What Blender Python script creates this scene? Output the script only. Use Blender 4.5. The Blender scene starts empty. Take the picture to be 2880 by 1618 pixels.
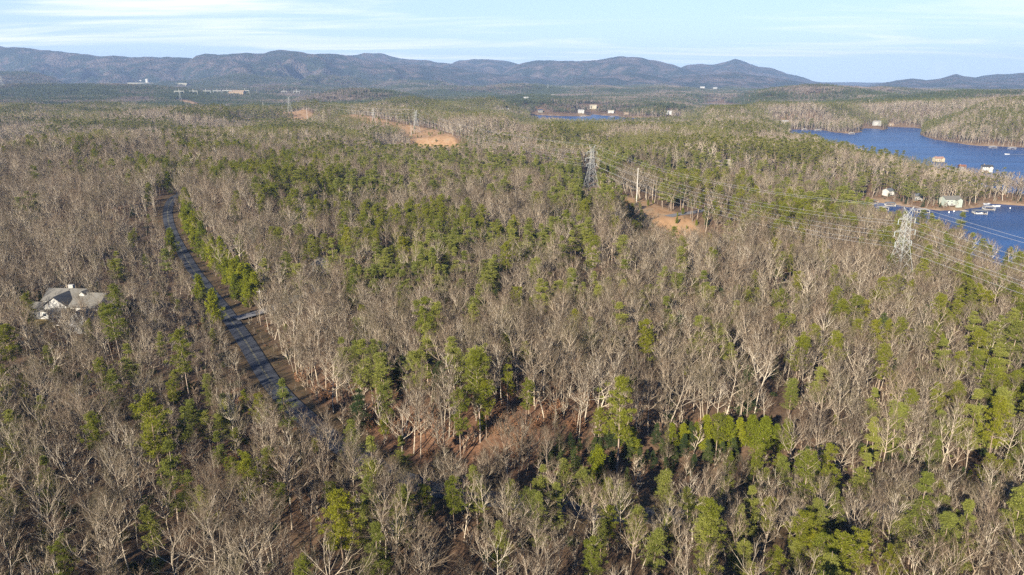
import bpy, math, random
import numpy as np
from mathutils import Matrix, Vector

R = math.radians
SC = bpy.context.scene
COL = SC.collection
# ------------------------------------------------------------------ camera, sky, sun, exposure
F = 1982.0; UC, VC = 1440.0, 809.0; PITCH = math.atan((VC - 225.0) / F); CZ = 130.0
CP, SP = math.cos(PITCH), math.sin(PITCH)
cd = bpy.data.cameras.new('camera'); cam = bpy.data.objects.new('camera', cd); COL.objects.link(cam)
cam.location = (0, 0, CZ); cam.rotation_euler = (math.pi / 2 - PITCH, 0, 0)
cd.sensor_width = 36; cd.lens = 36 * F / 2880; cd.clip_start = 1; cd.clip_end = 60000
SC.camera = cam
SUN_EL, SUN_AZ = R(23), R(31)                 # azimuth: behind the camera, turned to the left
SD = Vector((-math.sin(SUN_AZ) * math.cos(SUN_EL), -math.cos(SUN_AZ) * math.cos(SUN_EL), math.sin(SUN_EL)))
sl = bpy.data.lights.new('sun', 'SUN'); sun = bpy.data.objects.new('sun', sl); COL.objects.link(sun)
sl.energy = 5.0; sl.angle = R(0.5); sl.color = (1.0, 0.90, 0.73)
sun.rotation_euler = SD.to_track_quat('Z', 'Y').to_euler(); sun.location = SD * 500
W = bpy.data.worlds.new('World'); SC.world = W; W.use_nodes = True
def build_world():
    nt = W.node_tree; N = nt.nodes; L = nt.links; N.clear()
    out = N.new('ShaderNodeOutputWorld'); bg = N.new('ShaderNodeBackground'); bg.inputs[1].default_value = 0.055
    sky = N.new('ShaderNodeTexSky'); sky.sky_type = 'NISHITA'; sky.sun_disc = False
    sky.sun_elevation = SUN_EL; sky.sun_rotation = math.atan2(SD.x, SD.y); sky.altitude = 300
    sky.air_density = 1.0; sky.dust_density = 0.25; sky.ozone_density = 1.6
    tc = N.new('ShaderNodeTexCoord'); sep = N.new('ShaderNodeSeparateXYZ'); L.new(tc.outputs['Generated'], sep.inputs[0])
    def m(op, a, b=None):
        n = N.new('ShaderNodeMath'); n.operation = op
        for i, v in enumerate((a, b)):
            if v is None: continue
            if isinstance(v, (int, float)): n.inputs[i].default_value = v
            else: L.new(v, n.inputs[i])
        return n.outputs[0]
    z = m('MAXIMUM', sep.outputs[2], 0.02); zz = m('ADD', z, 0.06)
    cx, cy = m('DIVIDE', sep.outputs[0], zz), m('DIVIDE', sep.outputs[1], zz)
    cb = N.new('ShaderNodeCombineXYZ'); L.new(cx, cb.inputs[0]); L.new(cy, cb.inputs[1])
    mp = N.new('ShaderNodeMapping'); mp.inputs['Scale'].default_value = (0.34, 0.95, 1); mp.inputs['Rotation'].default_value = (0, 0, 0.22)
    mp.inputs['Location'].default_value = (3.1, 1.7, 0); L.new(cb.outputs[0], mp.inputs[0])
    n1 = N.new('ShaderNodeTexNoise'); n1.inputs['Scale'].default_value = 0.8; n1.inputs['Detail'].default_value = 9; n1.inputs['Roughness'].default_value = 0.58
    n1.inputs['Distortion'].default_value = 0.6; L.new(mp.outputs[0], n1.inputs[0])
    r1 = N.new('ShaderNodeMapRange'); r1.inputs[1].default_value = 0.45; r1.inputs[2].default_value = 0.66; r1.interpolation_type = 'SMOOTHSTEP'; L.new(n1.outputs[0], r1.inputs[0])
    n2 = N.new('ShaderNodeTexNoise'); n2.inputs['Scale'].default_value = 0.22; n2.inputs['Detail'].default_value = 4; L.new(mp.outputs[0], n2.inputs[0])
    r2 = N.new('ShaderNodeMapRange'); r2.inputs[1].default_value = 0.34; r2.inputs[2].default_value = 0.54; L.new(n2.outputs[0], r2.inputs[0])
    # a thin even veil of high cloud, broken by wisps
    a = m('MULTIPLY', r1.outputs[0], r2.outputs[0]); cl = m('MULTIPLY', a, 1.25); lo = m('POWER', m('SUBTRACT', 1.0, z), 5.0); a = m('MULTIPLY', lo, 0.95); cl = m('MULTIPLY', cl, lo)
    mix = N.new('ShaderNodeMix'); mix.data_type = 'RGBA'; L.new(a, mix.inputs[0])
    tint = N.new('ShaderNodeMix'); tint.data_type = 'RGBA'; tint.blend_type = 'MULTIPLY'; tint.inputs[0].default_value = 1
    L.new(sky.outputs[0], tint.inputs[6]); tint.inputs[7].default_value = (0.80, 0.90, 1.14, 1)
    L.new(tint.outputs[2], mix.inputs[6]); mix.inputs[7].default_value = (5.8, 7.5, 9.2, 1)
    cm = N.new('ShaderNodeMix'); cm.data_type = 'RGBA'; L.new(cl, cm.inputs[0]); L.new(mix.outputs[2], cm.inputs[6]); cm.inputs[7].default_value = (10.2, 10.3, 10.4, 1)
    L.new(cm.outputs[2], bg.inputs[0]); L.new(bg.outputs[0], out.inputs[0])
build_world()
SC.view_settings.view_transform = 'Standard'; SC.view_settings.look = 'None'; SC.view_settings.gamma = 1
SC.view_settings.exposure = 1.32
cy = SC.cycles
cy.use_denoising = False; cy.max_bounces = 4; cy.diffuse_bounces = 0; cy.glossy_bounces = 2; cy.transmission_bounces = 2
cy.volume_bounces = 0; cy.transparent_max_bounces = 4; cy.use_adaptive_sampling = False
cy.use_fast_gi = False
try: cy.sample_clamp_indirect = 4
except Exception: pass

# ------------------------------------------------------------------ noise, projection
def noise2(x, y, seed=0):
    xi = np.floor(x).astype(np.int64); yi = np.floor(y).astype(np.int64); fx = x - xi; fy = y - yi
    fx = fx * fx * fx * (fx * (fx * 6 - 15) + 10); fy = fy * fy * fy * (fy * (fy * 6 - 15) + 10)
    def h(a, b):
        n = (a * 374761393 + b * 668265263 + seed * 1442695041) & 0xffffffff
        n = ((n ^ (n >> 13)) * 1274126177) & 0xffffffff
        n = (n ^ (n >> 16)) & 0xffffffff
        return n / 2147483648.0 - 1.0
    return (h(xi, yi) * (1 - fx) + h(xi + 1, yi) * fx) * (1 - fy) + (h(xi, yi + 1) * (1 - fx) + h(xi + 1, yi + 1) * fx) * fy
def fbm(x, y, sc, octv=4, seed=0, g=0.5):
    s = 0; a = 1.0; t = 0
    for k in range(octv):
        s = s + a * noise2(x / sc + 17.3 * k, y / sc - 9.1 * k, seed + k); t += a; a *= g; sc = sc * 0.5
    return s / t
def ss(a, b, x):
    t = np.clip((x - a) / (b - a), 0, 1); return t * t * (3 - 2 * t)
def slope(v):                                   # rise per metre forward of the ray through image row v
    q = (VC - v) / F; return (q * CP - SP) / (CP + q * SP)
def uv(x, y, z):
    d = y * CP - (z - CZ) * SP; d = np.where(d < 1, 1, d)
    return UC + F * x / d, VC - F * (y * SP + (z - CZ) * CP) / d
def ray(u, v, z):                               # the point where the ray through (u, v) meets height z
    q = (VC - v) / F; dy = CP + q * SP; dz = q * CP - SP; t = (z - CZ) / dz
    return (u - UC) / F * t, dy * t
def poly_z0(pts): return np.array([ray(u, v, 0.0) for u, v in pts])
def sdist(P, x, y):                             # signed distance to a polygon, negative inside
    x = np.asarray(x, float); y = np.asarray(y, float); d = np.full(x.shape, 1e18); ins = np.zeros(x.shape, bool)
    for i in range(len(P)):
        ax, ay = P[i]; bx, by = P[(i + 1) % len(P)]; ex, ey = bx - ax, by - ay; l = ex * ex + ey * ey + 1e-9
        t = np.clip(((x - ax) * ex + (y - ay) * ey) / l, 0, 1)
        d = np.minimum(d, (x - ax - t * ex) ** 2 + (y - ay - t * ey) ** 2)
        c = ((ay > y) != (by > y)); xx = ax + (y - ay) * ex / (ey if abs(ey) > 1e-9 else 1e-9)
        ins ^= c & (x < xx)
    return np.where(ins, -1, 1) * np.sqrt(d)
def pdist(P, x, y):                             # distance to a polyline, parameter along it, side
    d = np.full(np.shape(x), 1e18); s = np.zeros(np.shape(x)); sd = np.zeros(np.shape(x)); acc = 0
    for i in range(len(P) - 1):
        ax, ay = P[i][:2]; bx, by = P[i + 1][:2]; ex, ey = bx - ax, by - ay; L = math.hypot(ex, ey)
        t = np.clip(((x - ax) * ex + (y - ay) * ey) / (L * L), 0, 1); q = (x - ax - t * ex) ** 2 + (y - ay - t * ey) ** 2
        cr = ex * (y - ay) - ey * (x - ax); m = q < d
        d = np.where(m, q, d); s = np.where(m, acc + t * L, s); sd = np.where(m, np.sign(cr), sd); acc += L
    return np.sqrt(d), s, sd
# ------------------------------------------------------------------ lakes
LAKE_A = poly_z0([(2225,364),(2322,367.5),(2329,370),(2360,374),(2392,376),(2420,372),(2424,361),(2473,362.5),(2480,367),(2487,366),(2494,363),(2499,357),(2574,359),(2597,363),(2588,380),
    (2623,392),(2679,401),(2749,409.5),(2880,416),(3250,430),(3600,560),(3200,570),(2960,562),(2880,560),(2790,545),(2700,521),(2630,500),(2556,484),(2434,458),(2343,428),(2215,404)])
LAKE_B = poly_z0([(1990,585),(2100,578),(2210,582),(2300,588),(2380,580),(2440,565),(2516,573),(2552,582),(2606,588),(2642,592),(2696,591),(2721,586),(2750,583),(2757,572),(2812,573),(2880,579),
    (3100,590),(3500,700),(3300,900),(2960,812),(2880,800),(2790,790),(2700,735),(2600,690),(2500,668),(2400,650),(2250,622),(2100,606),(1995,600)])
LAKE_C = poly_z0([(1500,323),(1578,327),(1659,327),(1664,320),(1694,325),(1739,326.5),(1753,331),(1862,334),(1915,333),(1925,350),(1740,357),(1620,358),(1480,348)])
LAKE_D = poly_z0([(1983,291),(2010,292),(2062,295),(2062,302),(1985,301)])
LAKES = [LAKE_A, LAKE_B, LAKE_C, LAKE_D]
# rows that the ground and its trees must stay under so the water shows: (u0, u1, v, nearest y, farthest y, tree height)
SIGHT = [(1470,1950,335,900,2500,28), (1970,2080,299,1500,3700,19), (2215,2345,371,900,2000,23), (2335,2440,396,700,1500,24), (2430,2560,432,700,1400,20),
         (2550,2760,470,600,1150,21), (2480,2560,612,470,640,16), (2560,2740,640,430,640,18), (2735,3100,742,340,520,18), (1085,1290,414,800,1190,19), (1780,2060,650,380,470,18), (690,850,341,1350,1790,18), (1600,1730,532,470,540,19)]
# hills: (u, y, height added, radius across, radius along)
HILLS = [(1830,158,-5,42,12),(1180,1430,7,190,120),(820,1950,4,220,140),(1010,3300,62,240,260),(1250,172,7,50,28),(1500,215,9,70,40),(1850,820,6,120,120),(2030,650,14,90,70),(300,1500,14,260,220),
         (2760,1900,34,330,300),(2650,2500,32,500,300),(2270,3300,78,300,330),(2100,3900,25,600,300),(2450,3900,50,600,350),(1200,640,8,140,100),(700,520,8,90,90),(450,900,12,150,150),(60,700,12,160,130),
         (2870,2700,34,420,330),(2550,1260+400,14,160,90),(1600,2700,6,500,300)]
# ridges of the far land: (distance, half width in front, behind, [(u, v of the crest)...])
RIDGES = [
 (4700, 450, 500, [(560,264),(640,256),(700,248),(790,242),(860,247),(940,256),(1010,266)]),
 (5300, 500, 600, [(1080,262),(1180,250),(1260,243),(1350,247),(1420,238),(1500,245),(1600,251),(1700,238),(1780,244),(1860,236),(1960,243),(2040,256)]),
 (3900, 1100, 1500, [(-900,225),(-300,226),(0,232),(200,234),(330,236),(450,246),(560,262),(640,275)]),
 (5600, 700, 600, [(-500,190),(-100,196),(30,199),(90,202),(140,214),(210,232),(260,245)]),
 (6400, 900, 900, [(280,250),(330,236),(430,226),(540,222),(600,214),(680,206),(720,214),(790,228),(880,246),(950,262)]),
 (8600, 1800, 2000, [(-1500,120),(-700,125),(-200,128),(0,130),(60,133),(130,142),(180,146),(240,150),(290,156),(340,158),(430,161),(500,167),(545,171),(620,186),(800,215),(950,250)]),
 (8300, 1900, 1800, [(420,236),(500,205),(560,166),(590,161),(625,163),(660,158),(700,155),(760,150),(795,144),(830,141),(880,147),(930,152),(1000,163),(1080,176),(1200,190),(1300,200),(1420,212),(1540,222),(1680,240)]),
 (10500, 1700, 2500, [(800,180),(920,160),(1000,156),(1030,152),(1080,157),(1140,164),(1200,171),(1260,176),(1340,190),(1450,200)]),
 (11300, 2000, 1500, [(1180,190),(1250,174),(1310,168),(1370,167),(1420,173),(1480,185),(1600,200)]),
 (9600, 1900, 2500, [(1340,212),(1430,184),(1480,175),(1520,169),(1570,166),(1625,169),(1680,168),(1740,166),(1790,167),(1840,175),(1890,184),(1930,196),(2020,212),(2120,232)]),
 (7600, 1000, 1200, [(1500,240),(1600,222),(1700,210),(1790,206),(1870,216),(1960,212),(2040,205),(2110,214),(2200,228),(2300,243),(2380,256)]),
 (10800, 1500, 2500, [(1820,210),(1900,189),(1960,186),(2010,178),(2035,172),(2062,163),(2090,175),(2130,188),(2160,192),(2180,202),(2240,216),(2290,230),(2340,236),(2390,243),(2450,250)]),
 (12500, 600, 500, [(2380,250),(2415,242),(2425,236),(2450,235),(2475,240),(2500,248)]),
 (8800, 1700, 2200, [(2380,252),(2440,242),(2500,233),(2560,223),(2600,227),(2640,220),(2665,211),(2682,207),(2705,215),(2740,221),(2790,212),(2830,211),(2880,208),(3000,208),(3300,200),(4200,190)]),
 (6200, 900, 900, [(2430,268),(2520,255),(2640,246),(2760,240),(2880,236),(3200,228),(3900,225)]),
]
def ground_base(x, y):
    x = np.asarray(x, float); y = np.asarray(y, float); r = np.hypot(x, y); yy = np.maximum(y, 1)
    h = 30 + 6 * fbm(x, y, 260, 3, 5) + 5 * fbm(x, y, 90, 3, 9) * ss(0, 300, r) + ss(420, 750, r) * (1 - ss(2200, 3200, r)) * (15 + 12 * ss(800, 1100, r) * (1 - ss(0, 300, x))) * fbm(x, y, 330, 3, 7) + ss(1200, 4000, r) * 26 * fbm(x, y, 900, 3, 15)
    u = UC + F * x / (yy * CP + 28)
    for hu, hy, hh, rx, ry in HILLS:
        hx = (hu - UC) / F * (hy * CP + 28); h = h + hh * np.exp(-((x - hx) / rx) ** 2 - ((y - hy) / ry) ** 2)
    far = ss(2500, 3600, r)
    wz = np.abs(fbm(x, y * .5, 1500, 4, 31)) ; wr = fbm(x + .3 * y, y * .38, 620, 5, 41, 0.55)
    mt = np.zeros_like(x); w3 = fbm(x, y, 330, 3, 57)
    for D, wf, wb, pts in RIDGES:
        P = np.array(pts, float); zt = CZ + D * np.array([slope(v) for v in P[:, 1]]) - (18 if D < 7000 else 0)
        z = np.interp(u, P[:, 0], zt, left=-1, right=-1)
        edge = ss(P[0, 0] - 5, P[0, 0] + 120, u) * (1 - ss(P[-1, 0] - 120, P[-1, 0] + 5, u))
        t = (y - D + wf * 0.35 * fbm(x, y, 1500, 3, 51)) / np.where(y < D, wf, wb)
        fall = np.exp(-np.abs(t) ** 1.7)
        er = 1 - (1.35 * np.abs(wr) + 0.95 * wz) * (1 - fall ** 1.5) * 1.7 * np.minimum(1, fall * 4)
        mt = np.maximum(mt, (z - 25) * fall * edge * er * (y > 1000) + (26 * wr + 26 * w3) * fall * np.minimum(1, zt.mean() / 250))
    h = h + mt
    near = np.full(x.shape, 1e9)
    for P in LAKES: near = np.minimum(near, sdist(P, x, y))
    near = near + 9 * fbm(x, y, 60, 2, 77)
    k = ss(0, 330, near)
    h = np.where(near > 0, np.minimum(h, 1.5 + 0.22 * near + (h - 1) * k), h)
    for u0, u1, v, y0, y1, th in SIGHT:
        m = ss(u0 - 60, u0, u) * (1 - ss(u1, u1 + 60, u)) * ss(y0 - 250, y0, y) * (1 - ss(y1, y1 + 80, y))
        lim = CZ + y * slope(v) - th - 5
        lim = np.where(y > y1, CZ + y1 * slope(v) - th - 5, lim); h = np.where(m > 0, h * (1 - m) + np.minimum(h, np.maximum(lim, 1.2)) * m, h)
    bank = 1.2 + 0.12 * np.maximum(near, 0)
    h = np.where(near > 0, np.maximum(h, np.minimum(bank, 1.5)), -6 * ss(0, 14, -near) + 1.2 * (1 - ss(-1, 6, -near)))
    return h
def at(u, v, dz=0.0, fn=None):
    fn = fn or ground_base
    q = (VC - v) / F; dx = (u - UC) / F; dy = CP + q * SP; dz_ = q * CP - SP
    t = np.concatenate([np.arange(60, 1200, 1.5), np.arange(1200, 12000, 12.0)])
    x, y, z = dx * t, dy * t, CZ + dz_ * t
    m = z < fn(x, y) + dz; i = int(np.argmax(m)) if m.any() else len(t) - 1
    return float(x[i]), float(y[i])
# ------------------------------------------------------------------ roads (through the ground under these image points)
def smooth_path(pts, step=5.0):
    P = np.array(pts, float)
    for _ in range(3):
        Q = [P[0]]
        for a, b in zip(P[:-1], P[1:]): Q += [a * .75 + b * .25, a * .25 + b * .75]
        P = np.array(Q + [P[-1]])
    d = np.r_[0, np.cumsum(np.hypot(*np.diff(P, axis=0).T))]; s = np.arange(0, d[-1], step)
    return np.c_[np.interp(s, d, P[:, 0]), np.interp(s, d, P[:, 1])]
ROAD_PX = [(560,535),(500,545),(474,575),(470,612),(482,655),(510,705),(553,775),(600,836),(655,905),(705,985),(752,1065),(800,1130),(880,1195),(965,1255),(1065,1320),(1180,1375),(1330,1405),(1500,1430),(1700,1450),(1950,1455),(2250,1450),(2500,1442),(2700,1436),(2880,1440),(3100,1450)]
ROAD = smooth_path([at(u, v) for u, v in ROAD_PX])
DRIVE = smooth_path([at(u, v) for u, v in [(662,900),(690,893),(725,885),(770,868),(850,830),(935,800)]])
TOWERS = [(310.0, -60.0), (183.0, 322.0), (72.0, 642.0), (-182.0, 1370.0), (-600.0, 1960.0), (-1500.0, 3300.0)]
LANE = smooth_path([at(u, v) for u, v in [(1985,590),(1945,598),(1900,606),(1870,618)]])
def road_z(P):
    z = ground_base(P[:, 0], P[:, 1]); k = np.ones(15) / 15; return np.convolve(np.pad(z, 7, mode='edge'), k, 'valid')
ROAD_Z, DRIVE_Z, LANE_Z = road_z(ROAD), road_z(DRIVE), road_z(LANE)
PADS = []                                       # level building plots: x, y, radius, z
def ground_h(x, y):
    x = np.asarray(x, float); y = np.asarray(y, float); h = ground_base(x, y)
    for P, Z, wd in ((DRIVE, DRIVE_Z, 4.0), (LANE, LANE_Z, 4.0), (ROAD, ROAD_Z, 7.0)):
        m0 = (x > P[:, 0].min() - 40) & (x < P[:, 0].max() + 40) & (y > P[:, 1].min() - 40) & (y < P[:, 1].max() + 40)
        if not m0.any(): continue
        d, s, _ = pdist(P, x[m0], y[m0]); z = np.interp(s, np.arange(len(Z)) * 5.0, Z)
        k = 1 - ss(wd, wd + 16, d); hh = h[m0]; h[m0] = hh * (1 - k) + z * k
    for px, py, pr, pz in PADS:
        d = np.hypot(x - px, y - py); k = 1 - ss(pr, pr * 1.7, d); h = h * (1 - k) + pz * k
    return h
def gz(x, y): return float(ground_h(np.array([x]), np.array([y]))[0])
# ------------------------------------------------------------------ object helpers
def tag(o, label=None, cat=None, group=None, kind=None):
    for k, v in (('label', label), ('category', cat), ('group', group), ('kind', kind)):
        if v: o[k] = v
    return o
def empty(name, loc, rz=0.0):
    o = bpy.data.objects.new(name, None); COL.objects.link(o); o.location = loc; o.rotation_euler = (0, 0, rz); o.empty_display_size = 0.5
    return o
def mesh_from(name, V, T, mats, mi=None, smooth=False):
    V = np.asarray(V, np.float32); T = np.asarray(T, np.int32); me = bpy.data.meshes.new(name); k = T.shape[1]
    me.vertices.add(len(V)); me.vertices.foreach_set('co', V.ravel()); me.loops.add(T.size); me.loops.foreach_set('vertex_index', T.ravel())
    me.polygons.add(len(T)); me.polygons.foreach_set('loop_start', np.arange(len(T), dtype=np.int32) * k)
    try: me.polygons.foreach_set('loop_total', np.full(len(T), k, dtype=np.int32))
    except Exception: pass
    if mi is not None: me.polygons.foreach_set('material_index', np.asarray(mi, np.int32))
    if smooth: me.polygons.foreach_set('use_smooth', np.ones(len(T), bool))
    for m in mats: me.materials.append(m)
    me.update(calc_edges=True); return me
def link(name, me, parent=None, loc=None):
    o = bpy.data.objects.new(name, me); COL.objects.link(o)
    if parent: o.parent = parent
    if loc: o.location = loc
    return o
class MB:                                       # collects faces of one part
    def __init__(s): s.v = []; s.f = []
    def quad(s, *p): n = len(s.v); s.v += [tuple(q) for q in p]; s.f.append(tuple(range(n, n + len(p)))); return s
    def box(s, c, d, rz=0.0):
        cx, cy_, cz = c; dx, dy, dz = d[0] / 2, d[1] / 2, d[2] / 2; ca, sa = math.cos(rz), math.sin(rz); n = len(s.v)
        for a in (-1, 1):
            for b in (-1, 1):
                for e in (-1, 1): s.v.append((cx + a * dx * ca - b * dy * sa, cy_ + a * dx * sa + b * dy * ca, cz + e * dz))
        for f in ((0,1,3,2),(4,6,7,5),(0,4,5,1),(2,3,7,6),(0,2,6,4),(1,5,7,3)): s.f.append(tuple(n + i for i in f))
        return s
    def bar(s, a, b, r, n=4, r2=None):
        a = Vector(a); b = Vector(b); d = (b - a).normalized(); p = d.orthogonal().normalized(); q = d.cross(p); k = len(s.v); r2 = r if r2 is None else r2
        for c, rr in ((a, r), (b, r2)):
            for i in range(n): t = 2 * math.pi * i / n; s.v.append(tuple(c + (p * math.cos(t) + q * math.sin(t)) * rr))
        for i in range(n): j = (i + 1) % n; s.f.append((k + i, k + j, k + n + j, k + n + i))
        s.f.append(tuple(k + i for i in range(n))[::-1]); s.f.append(tuple(k + n + i for i in range(n))); return s
    def build(s, name, mat, parent=None, loc=None):
        me = bpy.data.meshes.new(name); me.from_pydata(s.v, [], s.f); me.materials.append(mat); me.update(); return link(name, me, parent, loc)
# ------------------------------------------------------------------ materials
def mat(name, rough=0.8, spec=0.2):
    m = bpy.data.materials.new(name); m.use_nodes = True; b = m.node_tree.nodes['Principled BSDF']; b.inputs['Roughness'].default_value = rough
    b.inputs['Specular IOR Level'].default_value = spec; return m, m.node_tree.nodes, m.node_tree.links, b
def ramp(N, stops):
    r = N.new('ShaderNodeValToRGB'); e = r.color_ramp.elements; e[0].position, e[0].color = stops[0][0], (*stops[0][1], 1); e[1].position, e[1].color = stops[-1][0], (*stops[-1][1], 1)
    for p, c in stops[1:-1]: k = e.new(p); k.color = (*c, 1)
    return r
def noisy(name, c1, c2, scale=3.0, rough=0.8, bump=0.0, spec=0.2, detail=5, coord='Object'):
    m, N, L, b = mat(name, rough, spec); tc = N.new('ShaderNodeTexCoord'); n = N.new('ShaderNodeTexNoise'); n.inputs['Scale'].default_value = scale; n.inputs['Detail'].default_value = detail
    L.new(tc.outputs[coord], n.inputs['Vector']); r = ramp(N, [(0.3, c1), (0.7, c2)]); L.new(n.outputs[0], r.inputs[0]); L.new(r.outputs[0], b.inputs['Base Color'])
    if bump: bp = N.new('ShaderNodeBump'); bp.inputs['Strength'].default_value = bump; bp.inputs['Distance'].default_value = 0.1; L.new(n.outputs[0], bp.inputs['Height']); L.new(bp.outputs[0], b.inputs['Normal'])
    return m
def plant_mat(name, stops, isl=0.25, trans=0.0, by_island=True):
    """colour by object (stops over Object Info random), brightness jitter by island"""
    m = bpy.data.materials.new(name); m.use_nodes = True; N = m.node_tree.nodes; L = m.node_tree.links; N.clear(); out = N.new('ShaderNodeOutputMaterial')
    oi = N.new('ShaderNodeObjectInfo'); r = ramp(N, stops); L.new(oi.outputs['Random'], r.inputs[0]); col = r.outputs[0]
    if by_island:
        g = N.new('ShaderNodeNewGeometry'); mr = N.new('ShaderNodeMapRange'); mr.inputs[3].default_value = 1 - isl; mr.inputs[4].default_value = 1 + isl; L.new(g.outputs['Random Per Island'], mr.inputs[0])
        hs = N.new('ShaderNodeHueSaturation'); L.new(mr.outputs[0], hs.inputs['Value']); L.new(col, hs.inputs['Color']); col = hs.outputs[0]
    d = N.new('ShaderNodeBsdfDiffuse'); L.new(col, d.inputs[0]); o = d.outputs[0]
    if trans:
        t = N.new('ShaderNodeBsdfTranslucent'); L.new(col, t.inputs[0]); mx = N.new('ShaderNodeMixShader'); mx.inputs[0].default_value = trans; L.new(o, mx.inputs[1]); L.new(t.outputs[0], mx.inputs[2]); o = mx.outputs[0]
    L.new(o, out.inputs[0]); return m
M = {}
M['bark'] = plant_mat('pale_bark', [(0, (.34,.265,.195)), (.35, (.52,.44,.34)), (.7, (.20,.16,.12)), (1, (.62,.54,.43))], .12, 0, False)
M['twig'] = plant_mat('twigs', [(0, (.135,.092,.062)), (.3, (.19,.145,.10)), (.6, (.088,.066,.05)), (.8, (.16,.135,.078)), (1, (.20,.145,.105))], .22)
M['pinebark'] = plant_mat('pine_bark', [(0, (.26,.19,.14)), (1, (.38,.30,.24))], .1, 0, False)
M['yellow'] = plant_mat('yellow_green_needles', [(0, (.125,.14,.024)), (.35, (.19,.195,.022)), (.7, (.14,.16,.026)), (.9, (.17,.175,.020)), (1, (.22,.215,.018))], .35, .15)
M['white'] = plant_mat('blue_green_needles', [(0, (.16,.18,.042)), (.5, (.24,.245,.055)), (1, (.13,.15,.032))], .35, .15)
M['young'] = plant_mat('bright_young_needles', [(0, (.13,.155,.020)), (.6, (.19,.21,.02)), (1, (.25,.26,.022))], .3, .25)
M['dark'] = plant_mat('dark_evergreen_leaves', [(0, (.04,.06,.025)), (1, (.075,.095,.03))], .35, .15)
M['midgreen'] = plant_mat('pine_needles', [(0, (.12,.13,.026)), (.5, (.19,.185,.030)), (1, (.13,.145,.038))], .35, .25)
M['rust'] = plant_mat('dry_beech_leaves', [(0, (.26,.13,.07)), (1, (.34,.20,.12))], .3, .25)
# ------------------------------------------------------------------ plants (vectorised)
def unit(a): return a / (np.linalg.norm(a, axis=-1, keepdims=True) + 1e-9)
def grow(rng, S, D, Ln, k, wander, trop):
    n = len(S); P = np.zeros((n, k, 3)); P[:, 0] = S; d = unit(D); st = (Ln / (k - 1))[:, None]
    for i in range(1, k):
        d = unit(d + rng.normal(0, wander, (n, 3)) + np.array([0, 0, trop])); P[:, i] = P[:, i - 1] + d * st
    return P
def tubes(P, Rd, s):
    n, k, _ = P.shape; T = np.zeros_like(P); T[:, 1:-1] = P[:, 2:] - P[:, :-2]; T[:, 0] = P[:, 1] - P[:, 0]; T[:, -1] = P[:, -1] - P[:, -2]; T = unit(T)
    a = np.where(np.abs(T[..., 2:3]) < .9, np.array([0, 0, 1.0]), np.array([1.0, 0, 0])); U = unit(np.cross(T, a)); Vv = np.cross(T, U)
    th = np.arange(s) * 2 * np.pi / s
    ring = P[:, :, None] + Rd[:, :, None, None] * (U[:, :, None] * np.cos(th)[:, None] + Vv[:, :, None] * np.sin(th)[:, None])
    idx = np.arange(n * k * s).reshape(n, k, s); a0 = idx[:, :-1]; a1 = idx[:, 1:]; b0 = np.roll(a0, -1, 2); b1 = np.roll(a1, -1, 2)
    T1 = np.stack([a0, b0, b1], -1).reshape(-1, 3); T2 = np.stack([a0, b1, a1], -1).reshape(-1, 3)
    return ring.reshape(-1, 3), np.r_[T1, T2]
def pick(P, Rd, i, t):
    k = P.shape[1]; f = t * (k - 1); a = np.minimum(f.astype(int), k - 2); w = (f - a)[:, None]
    q = P[i, a] * (1 - w) + P[i, a + 1] * w; d = unit(P[i, a + 1] - P[i, a]); r = Rd[i, a] * (1 - w[:, 0]) + Rd[i, a + 1] * w[:, 0]; return q, d, r
def side(rng, d, ang):
    u = rng.normal(size=d.shape); u = unit(u - (u * d).sum(-1, keepdims=True) * d); return d * np.cos(ang)[:, None] + u * np.sin(ang)[:, None]
def join(parts):
    V = []; T = []; n = 0
    for v, t in parts: V.append(v); T.append(t + n); n += len(v)
    return np.concatenate(V), np.concatenate(T)
def radii(r0, r1, k): t = np.linspace(0, 1, k); return np.asarray(r0)[:, None] * (1 - t) + np.asarray(r1)[:, None] * t
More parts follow.
